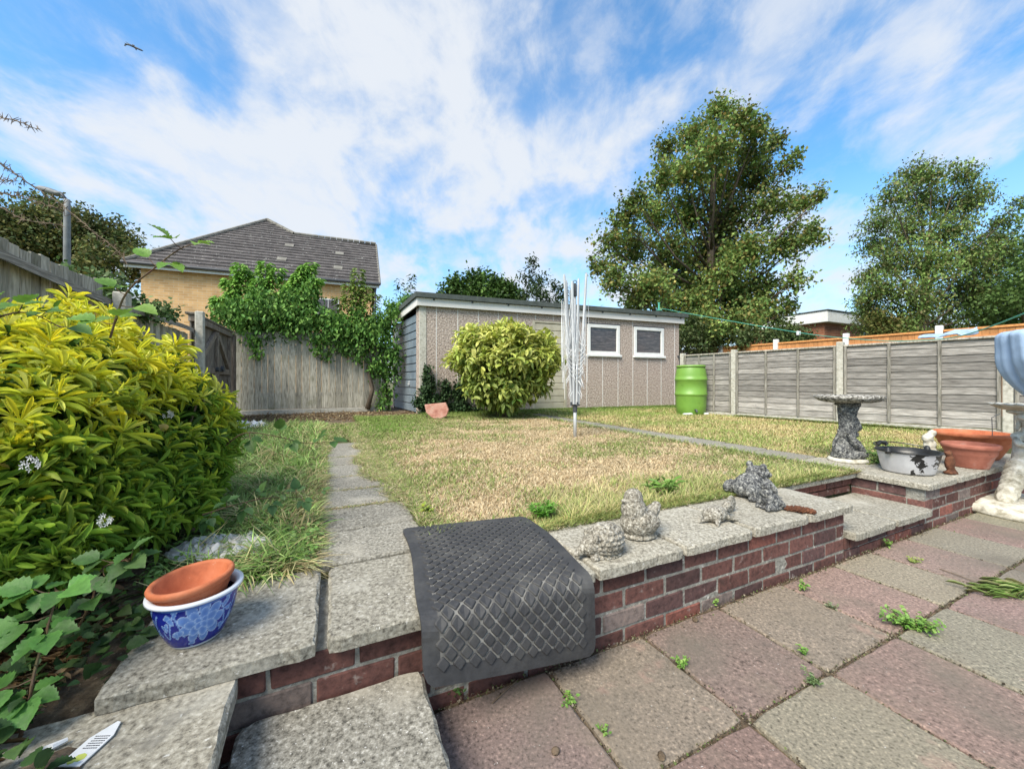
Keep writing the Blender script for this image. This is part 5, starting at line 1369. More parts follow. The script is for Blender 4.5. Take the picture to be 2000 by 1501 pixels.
T2=[(1780,345,38),(1820,340,32),(1870,345,34),(1740,385,35),(1800,400,50),(1870,400,50),(1910,380,28),(1720,430,35),(1770,450,50),(1850,460,55),(1700,480,35),(1740,510,50),(1810,520,60),(1890,510,50),(1690,540,32),(1720,570,50),(1790,590,55),(1870,590,55),(1690,590,30),(1700,615,30),(1930,470,34),(1960,430,26),(1985,400,18),(1930,520,45),(1900,560,45),(1940,580,45),(1960,490,35),(1700,640,40),(1760,645,45),(1840,645,45),(1920,640,45)]
tree('tall_tree','tall feathery tree behind the grey fence near the right edge',(D(1810,700,17)[0],17.4,.2),cl_px(T2,17,1.6,.82),50000,.13,
     DG+[(.17,.17,.06),(.19,.16,.07)],trunk_r=.26,asp=.5,droop=.6,hue=.12)
T3=[(2060,450,60),(2030,520,50),(2070,530,80),(1990,570,45),(2030,590,80),(1960,625,45),(2010,640,60),(2100,560,90),(1925,610,35),(2120,470,70)]
tree('broad_tree','broad dark tree cut off by the right edge of the picture',(D(2020,700,15)[0],15.4,.2),cl_px(T3,15,1.2),26000,.13,[(.08,.15,.035),(.09,.16,.04),(.07,.12,.035),(.13,.2,.055)],trunk_r=.22,asp=.65,hue=.12)
T4=[(95,410,32),(60,430,35),(20,440,35),(130,430,30),(170,450,35),(210,460,35),(245,480,30),(270,500,20),(-30,450,50),(30,480,50),(90,480,50),(150,500,45),(200,510,40),(250,530,25),(-60,500,60),(60,530,45),(120,540,40)]
tree('broad_tree','dark spreading tree behind the street lamp beyond the left fence',(D(90,700,19)[0],19.4,.2),cl_px(T4,19,1.2),34000,.16,[(.07,.11,.035),(.10,.15,.05),(.20,.20,.06),(.14,.13,.045)],trunk_r=.22,asp=.7,hue=.15)
T5=[(895,560,22),(930,550,22),(960,560,25),(990,570,20),(870,575,15),(920,580,30),(970,585,30),(1010,590,20)]
tree('garden_tree','round leafy green tree behind the roof of the shed',(D(940,700,13)[0],13.2,.2),cl_px(T5,13,.5),9000,.11,[(.05,.11,.02),(.09,.16,.03),(.04,.08,.02)],trunk_r=.09,asp=.75)
T6=[(1040,520,14),(1030,545,18),(1055,550,16),(1045,570,20),(1020,580,18),(1070,585,20),(1090,570,16),(1100,590,18),(1085,555,10)]
tree('sapling','thin wispy sapling with sparse dark leaves behind the clothes dryer',(D(1045,700,12)[0],12.1,.2),cl_px(T6,12,.3),2100,.10,[(.03,.06,.02),(.06,.09,.03)],trunk_r=.04,asp=.5,shell=.6)
T7=[(1350,640,25),(1340,670,30),(1375,650,22),(1380,675,22),(1400,660,20),(1450,665,28),(1500,660,25),(1530,655,22),(1560,665,25)]
tree('shrub','pale leafed shrubs between the shed end and the tall tree',(D(1380,700,13)[0],13.2,.2),cl_px(T7,12.6,.4),7000,.11,[(.05,.09,.025),(.12,.15,.06),(.08,.11,.03)],trunk_r=.04,asp=.5,catg='shrub')
T8=[(1560,668,18),(1530,660,22),(1720,640,28),(1750,640,30),(1545,650,16),(1735,660,22)]
tree('shrub','yellowish green shrubs in front of the flat roofed building',(D(1600,700,19)[0],16.2,.2),cl_px(T8,16,.4),7000,.12,[(.09,.12,.03),(.14,.16,.04),(.16,.13,.04)],trunk_r=.04,asp=.6,catg='shrub')

# creeper on the back fence
CR=[(450,625,22),(480,615,32),(520,612,34),(560,612,36),(600,618,32),(640,638,30),(680,636,28),(720,640,30),(500,640,35),(550,635,35),(600,640,30),(650,650,32),(690,660,34),(725,670,34),(750,640,30),(760,690,24),(755,730,22),(752,765,16),(750,790,12),(470,640,22),(497,668,12),(500,690,10),(628,690,10),(735,720,16),(440,590,14),(770,610,20),(795,590,18),(500,575,16),(560,572,16),(600,566,22),(600,590,20),(700,610,14),(665,680,18),(705,690,16),
    (620,670,16),(640,690,8),(430,610,10)]
def creeper_cl():
    out=[]
    for px,py,r in CR:
        k=(px-1000)/750; # fence plane line A-B
        A=(-5.75,7.8);B=(-3.05,9.24); dx,dy=B[0]-A[0],B[1]-A[1]
        t=(k*A[1]-A[0])/(dx-k*dy); Y=A[1]+t*dy; Y+= -.10 if py>650 else .05
        a=D(px,py,Y); R_=r*Y/750; out.append((a[0],a[1],a[2],R_,min(R_,.28) if py>650 else min(R_,.4),R_*.95))
    return out
root=thing('creeper','dense green creeper spilling over the top of the back fence','creeper',(-4.3,8.6,.3))
V,F,C=crown_mesh(creeper_cl(),15000,.085,[(.09,.21,.04),(.14,.29,.055),(.22,.38,.08),(.06,.14,.03)],T=OVAL,asp=.62,shell=.35,droop=.8,hue=.15)
np_mesh('foliage',V,F,C,M['leaf_far'],root)
mb=MB(); a=Vector(D(722,795,9.0))
mb.tube([D(718,798,8.98),D(728,760,8.98),D(718,720,9.0),D(735,680,9.05)],[.06,.045,.04,.02],seg=7); mb.tube([D(760,800,9.3),D(752,740,9.2),D(748,690,9.1)],[.03,.02,.012],seg=6)
mb.build('stem',M['bark'],root,smooth=True)
# sprays of bright tree shoots above the creeper
def spray(name,label,base,tips,n,L,cols,asp=.5):
    root=thing(name,label,'shrub',base); mb=MB(); parts=[]
    for tp in tips:
        b=Vector(base)+Vector((random.uniform(-.2,.2),0,.8)); t=Vector(tp); m=b.lerp(t,.5)+Vector((random.uniform(-.1,.1),0,.15)); mb.tube([b,m,t],[.012,.008,.003],seg=5)
        k=n//len(tips); s=RS.rand(k)**.6
        base_p=np.array([list(m.lerp(t,float(x))) for x in s]); d=rdir(k); d[:,2]=np.abs(d[:,2])*.3
        Pn=base_p+d*.06; spread=(1.15-s)[:,None]
        Pn=Pn+d*spread*.10; cs=pal(k,cols)
        parts.append(scatter(OVAL,Pn,unit(d+np.array([0,0,-.3])),np.tile([0,0,1.],(k,1))+rdir(k)*.4,L*RS.uniform(.7,1.3,k),L*asp,cs))
    V,F,C=cat(parts); np_mesh('foliage',V,F,C,M['leaf_far'],root); mb.build('stem',M['stem_brown'],root)
YG=[(.20,.40,.07),(.30,.50,.10),(.14,.30,.05)]
Yc=8.75
spray('sycamore_shoots','bright lime green shoots standing up above the creeper on the left',D(480,640,8.6)[:2]+(.3,),[D(470,515,8.5),D(425,580,8.4),D(445,545,8.5),D(480,530,8.6),D(520,512,8.6),D(545,525,8.6),D(505,545,8.5),D(600,520,8.7),D(585,540,8.6),D(620,545,8.6),D(610,515,8.8)],3600,.12,YG)
spray('sycamore_shoots','yellowish green shoots standing up above the creeper on the right',D(690,640,9.1)[:2]+(.3,),[D(700,525,9.1),D(680,555,9.0),D(715,560,9.1),D(660,580,9),D(735,575,9.1),D(700,550,9.1)],900,.11,[(.17,.27,.05),(.26,.34,.08),(.12,.2,.04)])
spray('sapling','slender twiggy saplings left of the shed roof',D(790,640,11)[:2]+(.3,),[D(805,535,10.6),D(780,545,10.6),D(800,560,10.6)],260,.09,[(.05,.1,.03),(.08,.14,.04)])

# ---------------- ivy on the shed
def ivy(name,label,cls,n,ang=0,col=None):
    root=thing(name,label,'ivy',(cls[0][0],cls[0][1],.3),0,'ivy clumps on the shed wall')
    V,F,C=crown_mesh(cls,n,.055,col or [(.025,.055,.02),(.04,.08,.03),(.06,.11,.04)],T=RHOMB,asp=.85,shell=.4,droop=.6)
    np_mesh('foliage',V,F,C,M['leaf_far'],root)
    mb=MB(); c=cls[-1]; mb.tube([(cls[0][0],cls[0][1],.28),(c[0],c[1],c[2])],[.012,.005],seg=5); mb.build('stem',M['stem_brown'],root)
def shedY(px):
    k=(px-1000)/750; s=(-1.97-k*8.21)/(k*.358-.934); return 8.21+.358*s-.06
def icl(L_):
    out=[]
    for px,py,r in L_:
        Y=shedY(px); a=D(px,py,Y); q=r*Y/750; out.append((a[0],a[1],a[2],q,.07,q*1.3))
    return out
ivy('ivy','tallest spire of dark ivy climbing the shed wall at its left corner',icl([(836,800,20),(838,780,18),(832,765,13),(838,750,10),(832,735,7),(833,720,4),(818,790,12)]),2600)
ivy('ivy','short spike of dark ivy on the shed wall right of the tallest spire',icl([(866,795,11),(866,775,9),(867,758,6),(867,748,4)]),1000)
ivy('ivy','dark ivy mound on the shed wall under the spotted laurel',icl([(892,800,18),(895,780,16),(895,765,12),(915,805,16),(900,750,9),(930,808,14)]),2200)

# ---------------- spotted laurel (yellow green round bush)
def laurel():
    c=Vector((-.17,7.45,.3)); root=thing('laurel_bush','round spotted laurel bush with yellow green leaves in front of the shed','bush',c)
    n=3500; d=rdir(n); d=d[d[:,2]>-.97]; d[:,0]*=1+.05*(np.abs(d[:,2])<.75)*(d[:,2]>0); n=len(d)
    r=RS.rand(n)**.22
    cz=1.36; 
    lump=(1+.06*np.sin(d[:,0]*9)+.06*np.sin(d[:,2]*11+1)+.05*np.sin(d[:,1]*8))*(1+.05*RS.normal(size=n))*.96
    rad=np.stack([np.full(n,1.06),np.full(n,.95),np.where(d[:,2]>0,.80,1.0)],axis=1)
    taper=np.where(d[:,2]<0,1-.38*(-d[:,2])**1.2,1)
    Pn=np.stack([c.x+d[:,0]*rad[:,0]*r*lump*taper,c.y+d[:,1]*rad[:,1]*r*lump*taper,cz+d[:,2]*rad[:,2]*r*lump],axis=1)
    out=unit(d+np.array([0,0,.15])); 
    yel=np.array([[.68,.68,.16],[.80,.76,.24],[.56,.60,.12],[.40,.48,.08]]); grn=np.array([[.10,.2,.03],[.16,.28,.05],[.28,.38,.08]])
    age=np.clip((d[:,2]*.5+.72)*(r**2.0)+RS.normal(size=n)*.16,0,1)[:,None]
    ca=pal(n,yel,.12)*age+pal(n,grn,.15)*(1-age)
    parts=[]
    for k in range(3):
        dd=unit(out*.5+rdir(n)*.85+np.array([0,0,-.12*k])); cs=np.clip(ca*(1+.12*RS.normal(size=(n,1))),.01,1)
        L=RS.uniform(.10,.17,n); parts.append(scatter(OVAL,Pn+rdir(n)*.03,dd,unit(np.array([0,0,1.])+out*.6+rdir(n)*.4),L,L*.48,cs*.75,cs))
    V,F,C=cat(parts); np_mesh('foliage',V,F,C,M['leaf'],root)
    mb=MB()
    for k in range(16):
        a=random.random()*6.28; e=Vector((c.x+.6*math.cos(a),c.y+.55*math.sin(a),1.2+random.random()*.7)); m=Vector((c.x+.25*math.cos(a),c.y+.22*math.sin(a),.75)); mb.tube([(c.x+.1*math.cos(a),c.y+.1*math.sin(a),.28),m,e],[.022,.015,.005],seg=5)
    mb.build('stem',M['stem_brown'],root)
laurel()

# ---------------- Mexican orange (big golden shrub, left)
def golden_shrub():
    base=Vector((-1.72,1.62,.28)); root=thing('golden_shrub','big golden leaved shrub with narrow finger leaves filling the left foreground','shrub',base)
    EL=[(205,780,1.85,.34,.36,.34),(90,765,1.55,.32,.34,.28),(310,800,2.0,.27,.28,.27),(370,850,2.15,.20,.23,.22),(290,890,1.85,.29,.28,.28),(30,850,1.28,.26,.26,.24),(170,900,1.6,.36,.3,.3),(-60,840,1.4,.35,.35,.35),
        (60,980,1.22,.22,.2,.22),(170,1010,1.35,.20,.18,.19),(280,1000,1.6,.20,.2,.19),(-40,1000,1.15,.25,.2,.25),(30,1085,1.08,.15,.12,.13),(130,700,1.9,.32,.3,.27),(350,950,2.0,.16,.18,.2),(-20,720,1.7,.3,.3,.26)]
    cl=[]
    for px,py,Y,rx,ry,rz in EL:
        a=D(px,py,Y); cl.append((a[0],a[1],a[2],rx,ry,rz))
    cl=np.array(cl)
    def inside(p,skip,k=.80):
        m=np.zeros(len(p),bool)
        for i,c in enumerate(cl):
            q=((p-c[:3])/c[3:6]); m|=((q**2).sum(1)<k**2)&(skip!=i)
        return m
    # shoots on the outside
    n=3300; idx=RS.randint(0,len(cl),n); d=rdir(n); rr=RS.uniform(.80,1.14,n)
    S=cl[idx,:3]+d*cl[idx,3:6]*rr[:,None]; keep=~inside(S,idx); S=S[keep]; d=d[keep]; idx=idx[keep]
    keep=(S[:,2]>.42); S=S[keep]; d=d[keep]
    n=len(S); ax=unit(d*.75+np.array([0,0,.45])+rdir(n)*.5)
    # colour: young tip growth golden high and outside, greener low
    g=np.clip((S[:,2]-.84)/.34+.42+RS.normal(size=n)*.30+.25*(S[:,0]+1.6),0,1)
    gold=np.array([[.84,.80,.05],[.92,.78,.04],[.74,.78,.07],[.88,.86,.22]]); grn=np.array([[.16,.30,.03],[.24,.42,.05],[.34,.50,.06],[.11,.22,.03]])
    parts=[]; vs=RS.uniform(.55,1.5,n)
    for k in range(12):
        whorl=k/12.0; a=k*2.4+RS.rand(n)*.8
        e1=unit(np.cross(ax,rdir(n))); e2=np.cross(ax,e1)
        side=e1*np.cos(a)[:,None]+e2*np.sin(a)[:,None]
        open_=(.45+1.2*(1-whorl))*RS.uniform(.7,1.3,(n,1))
        dd=unit(side*open_+ax*(1.15-.9*(1-whorl))+np.array([0,0,-.06]))
        L=RS.uniform(.045,.085,n)*(1.15-.45*whorl)*vs
        gg=np.clip(g+.35*(whorl-.4)+RS.normal(size=n)*.08,0,1)[:,None]
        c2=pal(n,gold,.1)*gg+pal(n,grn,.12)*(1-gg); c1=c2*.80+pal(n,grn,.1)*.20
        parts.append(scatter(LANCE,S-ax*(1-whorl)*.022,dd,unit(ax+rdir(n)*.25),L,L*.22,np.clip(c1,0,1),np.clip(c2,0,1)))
    # inner older leaves
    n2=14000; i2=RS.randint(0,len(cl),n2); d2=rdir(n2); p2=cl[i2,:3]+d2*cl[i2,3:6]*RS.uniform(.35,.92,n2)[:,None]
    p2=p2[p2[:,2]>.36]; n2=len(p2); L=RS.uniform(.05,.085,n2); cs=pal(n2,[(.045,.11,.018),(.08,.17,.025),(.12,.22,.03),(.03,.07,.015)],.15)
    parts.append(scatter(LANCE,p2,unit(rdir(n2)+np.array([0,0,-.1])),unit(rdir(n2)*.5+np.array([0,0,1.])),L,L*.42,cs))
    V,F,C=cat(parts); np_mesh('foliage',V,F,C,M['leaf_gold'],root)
    mb=MB()
    for k in range(60):
        c=cl[k%len(cl)]; dd=rdir(1)[0]; e=Vector(c[:3]+dd*c[3:6]*.8); b=base+Vector((random.uniform(-.25,.3),random.uniform(-.3,.3),0)); m=b.lerp(e,.55)+Vector((0,0,-.04)); mb.tube([b,m,e],[.012,.008,.003],seg=5)
    mb.build('stem',M['stem_brown'],root)
    dl=60; i3=RS.randint(0,len(cl),dl); d3=rdir(dl); p3=cl[i3,:3]+d3*cl[i3,3:6]*1.0; L3=RS.uniform(.04,.08,dl)
    V,F,C=scatter(OVATE,p3,unit(rdir(dl)+np.array([0,0,-.6])),rdir(dl),L3,L3*.6,pal(dl,[(.40,.25,.08),(.55,.42,.10),(.28,.17,.08)],.2)); np_mesh('dead_leaf',V,F,C,M['leaf'],root)['kind']='stuff'
    # white flower clusters
    mb=MB()
    for (px,py,Y) in [(228,805,1.48),(240,815,1.5),(215,890,1.38),(228,880,1.4),(330,810,1.68),(60,905,1.05),(205,1015,1.15)]:
        a=Vector(D(px,py,Y))
        for k in range(12):
            q=a+Vector(rdir(1)[0])*.016
            for j in range(4):
                an=j*math.pi/2+k; mb.add([tuple(q),tuple(q+Vector((.006*math.cos(an-.4),-.002,.006*math.sin(an-.4)))),tuple(q+Vector((.009*math.cos(an),-.003,.009*math.sin(an)))),tuple(q+Vector((.006*math.cos(an+.4),-.002,.006*math.sin(an+.4))))],[(0,1,2,3)])
    mb.build('blossom',M['plastic_white'],root)
golden_shrub()

# ---------------- brambles
BL=[(.09,.22,.03),(.14,.30,.05),(.07,.17,.03),(.11,.26,.05)]
def bramble(name,label,pts,r,leaves,cols=BL,thorn=True,stemmat='stem'):
    """leaves: list of (t along cane 0..1, n leaflets, length, direction, up, spread)"""
    P_=[Vector(p) for p in pts]; out=[]
    for i in range(len(P_)-1):
        p0=P_[max(i-1,0)];p1=P_[i];p2=P_[i+1];p3=P_[min(i+2,len(P_)-1)]
        for k in range(8):
            t=k/8; out.append(.5*((2*p1)+(p2-p0)*t+(2*p0-5*p1+4*p2-p3)*t*t+(3*p1-p0-3*p2+p3)*t*t*t))
    out.append(P_[-1])
    root=thing(name,label,'bramble',P_[0],0,'bramble canes in the left border'); mb=MB(); n=len(out); mb.tube(out,[r*(1-.6*i/n) for i in range(n)],seg=6)
    if thorn:
        for i in range(2,n-1):
            q=out[i]; e=Vector(rdir(1)[0])*r*3.2; mb.tube([q,q+e],[r*.5,.0002],seg=3,cap=False)
    parts=[]
    for (t,nl,L,dr,sp) in leaves:
        q=out[min(n-1,int(t*(n-1)))]; dr=Vector(dr).normalized(); st=q+dr*L*.7; mb.tube([q,q.lerp(st,.5)+Vector((0,0,-.004)),st],[r*.5,r*.4,r*.3],seg=4)
        up=Vector((0,-.35,1)).normalized(); side=dr.cross(up).normalized()
        angs={1:[0],3:[0,1.15,-1.15],5:[0,.9,-.9,1.9,-1.9]}[nl]
        for j,a in enumerate(angs):
            d2=(dr*math.cos(a)+side*math.sin(a)); o_=st-dr*(L*.10 if j else 0)*(1 if abs(a)<1.5 else 3)
            l=L*(1.15 if j==0 else .95 if abs(a)<1.5 else .75)*random.uniform(.9,1.1)
            c=pal(1,cols,.1)
            nn=np.array([up+Vector(rdir(1)[0])*.25])
            parts.append(scatter(OVATE,np.array([o_+d2*L*.10]),np.array([d2+Vector((0,0,-.12))]),nn,l,l*.82,c*.8,c))
    V,F,C=cat(parts); np_mesh('foliage',V,F,C,M['leaf'],root,smooth=True)
    mb.build('stem',M[stemmat],root)
# tall shoot in front of the house
Yb=1.35
bramble('bramble','tall bramble shoot with big round leaves rising above the golden shrub against the house',[D(215,660,Yb),D(245,575,Yb),D(300,525,Yb),D(345,490,Yb),D(372,478,Yb)],.0035,
   [(.28,3,.055,(-.6,-.1,.45),1),(.62,3,.05,(.75,-.2,-.25),1),(.55,1,.055,(-.5,0,.5),1),(.82,3,.06,(-.45,-.3,.55),1),(1,3,.04,(.8,0,.2),1),(.12,3,.065,(.5,-.3,.3),1),(.10,3,.065,(-.8,-.3,.2),1),(.2,1,.07,(.9,0,-.1),1)],cols=[(.11,.24,.03),(.15,.31,.04),(.2,.34,.06)])
bramble('bramble','bramble cane with long leaves crossing the board fence at the left edge',[D(-40,640,1.1),D(10,615,1.1),D(60,612,1.15),D(120,640,1.2)],.003,
   [(.3,1,.06,(-.3,-.1,.4),1),(.5,3,.055,(.5,-.2,.35),1),(.75,3,.05,(.6,-.2,.2),1),(.95,1,.06,(.8,0,-.1),1),(.1,3,.06,(.2,0,.5),1)],cols=[(.09,.2,.03),(.12,.25,.04)])
# arching canes over the grass
bramble('bramble','long dark bramble cane arching over the long grass towards the path, upper one',[D(440,870,2.0),D(480,845,2.0),D(540,852,2.05),D(600,865,2.15),D(640,862,2.2)],.0035,
   [(.12,3,.07,(-.2,-.3,.4),1),(.3,3,.06,(.3,-.3,-.5),1),(.55,3,.06,(.1,-.2,.6),1),(.6,3,.05,(.5,-.3,-.4),1),(.85,3,.06,(.3,-.2,.4),1),(1,3,.06,(.8,0,.1),1)],cols=[(.06,.14,.03),(.1,.2,.04)])
bramble('bramble','low bramble cane lying across the grass edge to the path, lower one',[D(395,1005,1.55),D(460,985,1.6),D(520,972,1.7),D(580,970,1.8),D(635,960,1.9)],.003,
   [(.1,5,.045,(0,-.3,-.3),1),(.2,3,.045,(.2,-.3,.5),1),(.35,3,.045,(0,-.4,-.6),1),(.45,3,.045,(.2,0,.6),1),(.55,3,.045,(.3,-.3,-.5),1),(.65,5,.045,(.1,-.1,.6),1),(.8,3,.045,(.5,-.3,-.4),1),(.95,3,.03,(.6,0,.4),1),(.75,3,.045,(-.1,0,.7),1)],cols=[(.05,.12,.035),(.08,.17,.05),(.10,.19,.06)])
# foreground bottom left
bramble('bramble','bright green bramble with large jagged leaves at the bottom left corner',[D(20,1500,.78),D(50,1400,.80),D(70,1300,.84),D(100,1200,.88),D(110,1150,.9)],.004,
   [(.95,5,.058,(-.6,-.2,.25),1),(.75,3,.06,(-.6,-.4,-.05),1),(.7,5,.058,(.45,-.4,.0),1),(.45,3,.055,(-.5,-.5,.0),1),(.42,5,.058,(.5,-.5,-.12),1),(.15,5,.06,(-.3,-.5,.05),1),(.02,3,.06,(.1,-.4,-.1),1),(.99,3,.055,(.7,-.2,.2),1)],cols=[(.10,.26,.05),(.14,.33,.07),(.08,.2,.04)])
bramble('bramble','darker bramble sprig in front of the shrub beside the terracotta bowl',[D(150,1230,1.0),D(180,1170,1.0),D(200,1110,1.02),D(255,1090,1.05)],.003,
   [(.4,3,.05,(.4,-.4,.1),1),(.7,5,.055,(.4,-.3,-.1),1),(.95,3,.055,(.6,-.3,.1),1),(.85,3,.05,(-.6,-.2,.2),1),(.2,3,.05,(-.5,-.4,.1),1),(1,3,.05,(.3,-.2,.5),1)],cols=[(.06,.15,.035),(.085,.2,.045),(.10,.17,.06)])
# bare thorny twigs upper left
def thorn_twigs():
    root=thing('thorny_twigs','bare thorny twigs reaching in from the upper left edge against the sky','branch',D(-60,420,1.6))
    mb=MB(); rows=[[(-60,195),(0,228),(35,238),(75,252)],[(-60,300),(0,320),(25,335),(60,360),(120,400),(180,450),(230,490),(245,510)],[(-60,370),(0,378),(40,383),(90,400),(125,410)],[(-40,350),(0,350),(30,353)],[(-60,390),(0,405),(50,430),(120,440)]]
    for rw in rows:
        Y=2.2; pts=[Vector(D(x,y,Y)) for x,y in rw]; out=[]
        for i in range(len(pts)-1):
            for k in range(6): out.append(pts[i].lerp(pts[i+1],k/6)+Vector(rdir(1)[0])*.004)
        out.append(pts[-1]); n=len(out); mb.tube(out,[.0042*(1-.6*i/n) for i in range(n)],seg=5)
        for i in range(1,n):
            for _ in range(3):
                e=Vector(rdir(1)[0]); e.y*=.3; e=e.normalized()*random.uniform(.015,.045); mb.tube([out[i],out[i]+e],[.0028,.0008],seg=3,cap=False)
    mb.build('stem',M['stem_brown'],root)
thorn_twigs()
# climbing plant on the left fence
tree('climber','straggling climber with small pale leaves along the left fence top',P(-3.45,3.6,.3),cl_px([(150,545,14),(185,560,16),(215,570,16),(230,555,14),(195,545,12),(240,590,16),(260,600,18),(285,605,18),(310,610,14),(320,600,8),(215,600,20),(120,520,8)],3.95,.15),1500,.05,[(.10,.17,.05),(.2,.26,.12),(.06,.12,.03)],trunk_r=.012,catg='climber')
tree('climber','dark creeper clinging to the end of the left fence beside the gate',P(-3.4,5.6,.3),cl_px([(290,620,12),(310,625,14),(325,620,12),(335,612,8),(280,640,12)],5.0,.1),700,.05,[(.03,.08,.02),(.05,.11,.03)],trunk_r=.012,catg='climber')

# ---------------- grasses
def nz(a,b,s,o=0): return np.sin(a*s+o+1.7*np.sin(b*s*.7+o))*np.sin(b*s*1.3-o+1.3*np.sin(a*s*.6))
def blades(n,u,v,z,Lf,W,cols,lean=.5,bend=.5):
    """three-section curved blades"""
    Pw=np.stack([1.092+CA*u-SA*v,1.323+SA*u+CA*v,np.full(len(u),z)],axis=1)
    a=RS.rand(len(u))*2*np.pi; d=np.stack([np.cos(a)*lean,np.sin(a)*lean,np.ones(len(u))],axis=1)*RS.uniform(.6,1.4,(len(u),1))
    d[:,2]=np.abs(d[:,2]); tv=np.array([(-.5,0,0,0),(.5,0,0,0),(.4,.55,-.12*bend,.5),(-.4,.55,-.12*bend,.5),(.03,1,-.5*bend,1),(-.03,1,-.5*bend,1)]); tf=np.array([(0,1,2,3),(3,2,4,5)])
    nn=np.stack([-np.cos(a),-np.sin(a),np.full(len(u),.2)],axis=1)
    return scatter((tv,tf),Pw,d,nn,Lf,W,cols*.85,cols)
TAN=np.array([(.70,.57,.36),(.62,.48,.28),(.80,.68,.46),(.46,.34,.20)]); GRN=np.array([(.22,.30,.08),(.30,.38,.11),(.16,.22,.06),(.38,.42,.16)])
def lawn_main():
    n=210000
    # denser near the camera
    v=.80+6.5*RS.rand(n)**1.75; u=-1.16+3.26*RS.rand(n)
    eu=np.minimum(u+1.16,2.1-u); ev=v-.80
    Y=1.323+SA*u+CA*v
    green=.12+.6*np.exp(-eu/.12)*(v>.9)+.28*np.exp(-ev/.14)+.9*np.clip((v-5.2-.35*u)/1.2,0,1)+.30*nz(u,v,2.1)+.22*nz(u,v,6.3,2)
    green+=.45*np.exp(-((u-.45)**2+(v-1.05)**2)/.12)+.4*np.exp(-((u+1.0)**2+(v-4.6)**2)/.6)
    isg=RS.rand(n)<green*.75
    c=np.where(isg[:,None],pal(n,GRN,.2),pal(n,TAN,.2))
    L=np.where(isg,RS.uniform(.018,.045,n),RS.uniform(.010,.030,n))*(1+.5*np.exp(-eu/.1))*(1+.12*Y)
    W=.0024*(1+.42*Y)
    bare=(nz(u,v,3.7,5)>.55)&(RS.rand(n)<.6)&~isg; k=~bare
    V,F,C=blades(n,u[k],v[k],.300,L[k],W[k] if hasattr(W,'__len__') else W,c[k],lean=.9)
    return V,F,C
V,F,C=lawn_main(); setp(np_mesh('dry_lawn_grass',V,F,C,M['grass']),'dried straw coloured grass of the middle lawn around the clothes dryer','grass',kind='stuff')
n=70000; u=2.47+3.95*RS.rand(n); v=.9+6.5*RS.rand(n)**1.3
gr=.42+.3*nz(u,v,1.9,1)+.3*np.clip((v-4.5)/2,0,1)+.25*nz(u,v,5,3)
isg=RS.rand(n)<gr; c=np.where(isg[:,None],pal(n,[(.24,.34,.08),(.32,.42,.11),(.40,.46,.16)],.2),pal(n,[(.60,.50,.24),(.52,.44,.21),(.66,.56,.31)],.2)); Y=1.323+SA*u+CA*v
V,F,C=blades(n,u,v,.297,RS.uniform(.02,.05,n)*(1+.08*Y),.0024*(1+.42*Y),c,lean=.8); setp(np_mesh('side_lawn_grass',V,F,C,M['grass']),'yellow green grass of the side lawn along the right fence','grass',kind='stuff')
# long grass left of the path
def long_grass():
    nt=2600; tv=.87+5.4*RS.rand(nt)**1.6; tu=-3.3+1.70*RS.rand(nt)
    dens=np.clip((tv-1.15)/.4,0,1)+(tu>-2.05)*(tv<1.6)*.8
    dens*=1-.8*((tv<1.75)&(tu<-2.02))
    k=RS.rand(nt)<dens; tu=tu[k];tv=tv[k];nt=len(tu); m=34
    ta=np.repeat(RS.rand(nt)*2*np.pi,m); tl=np.repeat(RS.uniform(.3,1.4,nt),m); tb=np.repeat(RS.uniform(.5,1.35,nt),m)
    sp=np.repeat(.02+.018*(tv),m); n=nt*m
    u=np.repeat(tu,m)+RS.normal(size=n)*sp; v=np.repeat(tv,m)+RS.normal(size=n)*sp
    dryt=np.repeat(RS.rand(nt)<.16+.3*(np.abs(tu+1.6)<.1),m); dry=dryt|(RS.rand(n)<.1)
    c=np.where(dry[:,None],pal(n,[(.62,.56,.28),(.52,.42,.22)],.2),pal(n,[(.20,.36,.07),(.32,.50,.13),(.42,.56,.20),(.26,.38,.14)],.2))*tb[:,None]
    k=(u<-1.615)&(u>-3.33)&(v>.86); edge=np.clip((-1.5-u)/.2,.4,1)
    Y=1.323+SA*u+CA*v
    L=RS.uniform(.05,.17,n)*edge*np.repeat(RS.uniform(.6,1.2,nt),m)
    Pw=np.stack([1.092+CA*u-SA*v,Y,np.full(n,.296)],axis=1)
    a=ta+RS.normal(size=n)*.8; d=np.stack([np.cos(a)*tl,np.sin(a)*tl,np.full(n,.8)],axis=1)+RS.normal(size=(n,3))*.25; d[:,2]=np.abs(d[:,2])
    tvv=np.array([(-.5,0,0,0),(.5,0,0,0),(.45,.35,.0,.3),(-.45,.35,.0,.3),(.35,.7,-.22,.7),(-.35,.7,-.22,.7),(.03,1,-.6,1),(-.03,1,-.6,1)]); tf=np.array([(0,1,2,3),(3,2,4,5),(5,4,6,7)])
    nn=np.stack([-np.cos(a),-np.sin(a),np.full(n,.3)],axis=1); c=np.clip(c,0.01,.9)
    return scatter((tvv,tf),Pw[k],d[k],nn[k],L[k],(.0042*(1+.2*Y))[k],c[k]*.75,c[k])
V,F,C=long_grass(); setp(np_mesh('long_grass',V,F,C,M['grass']),'long bright green grass left of the slab path','grass',kind='stuff')
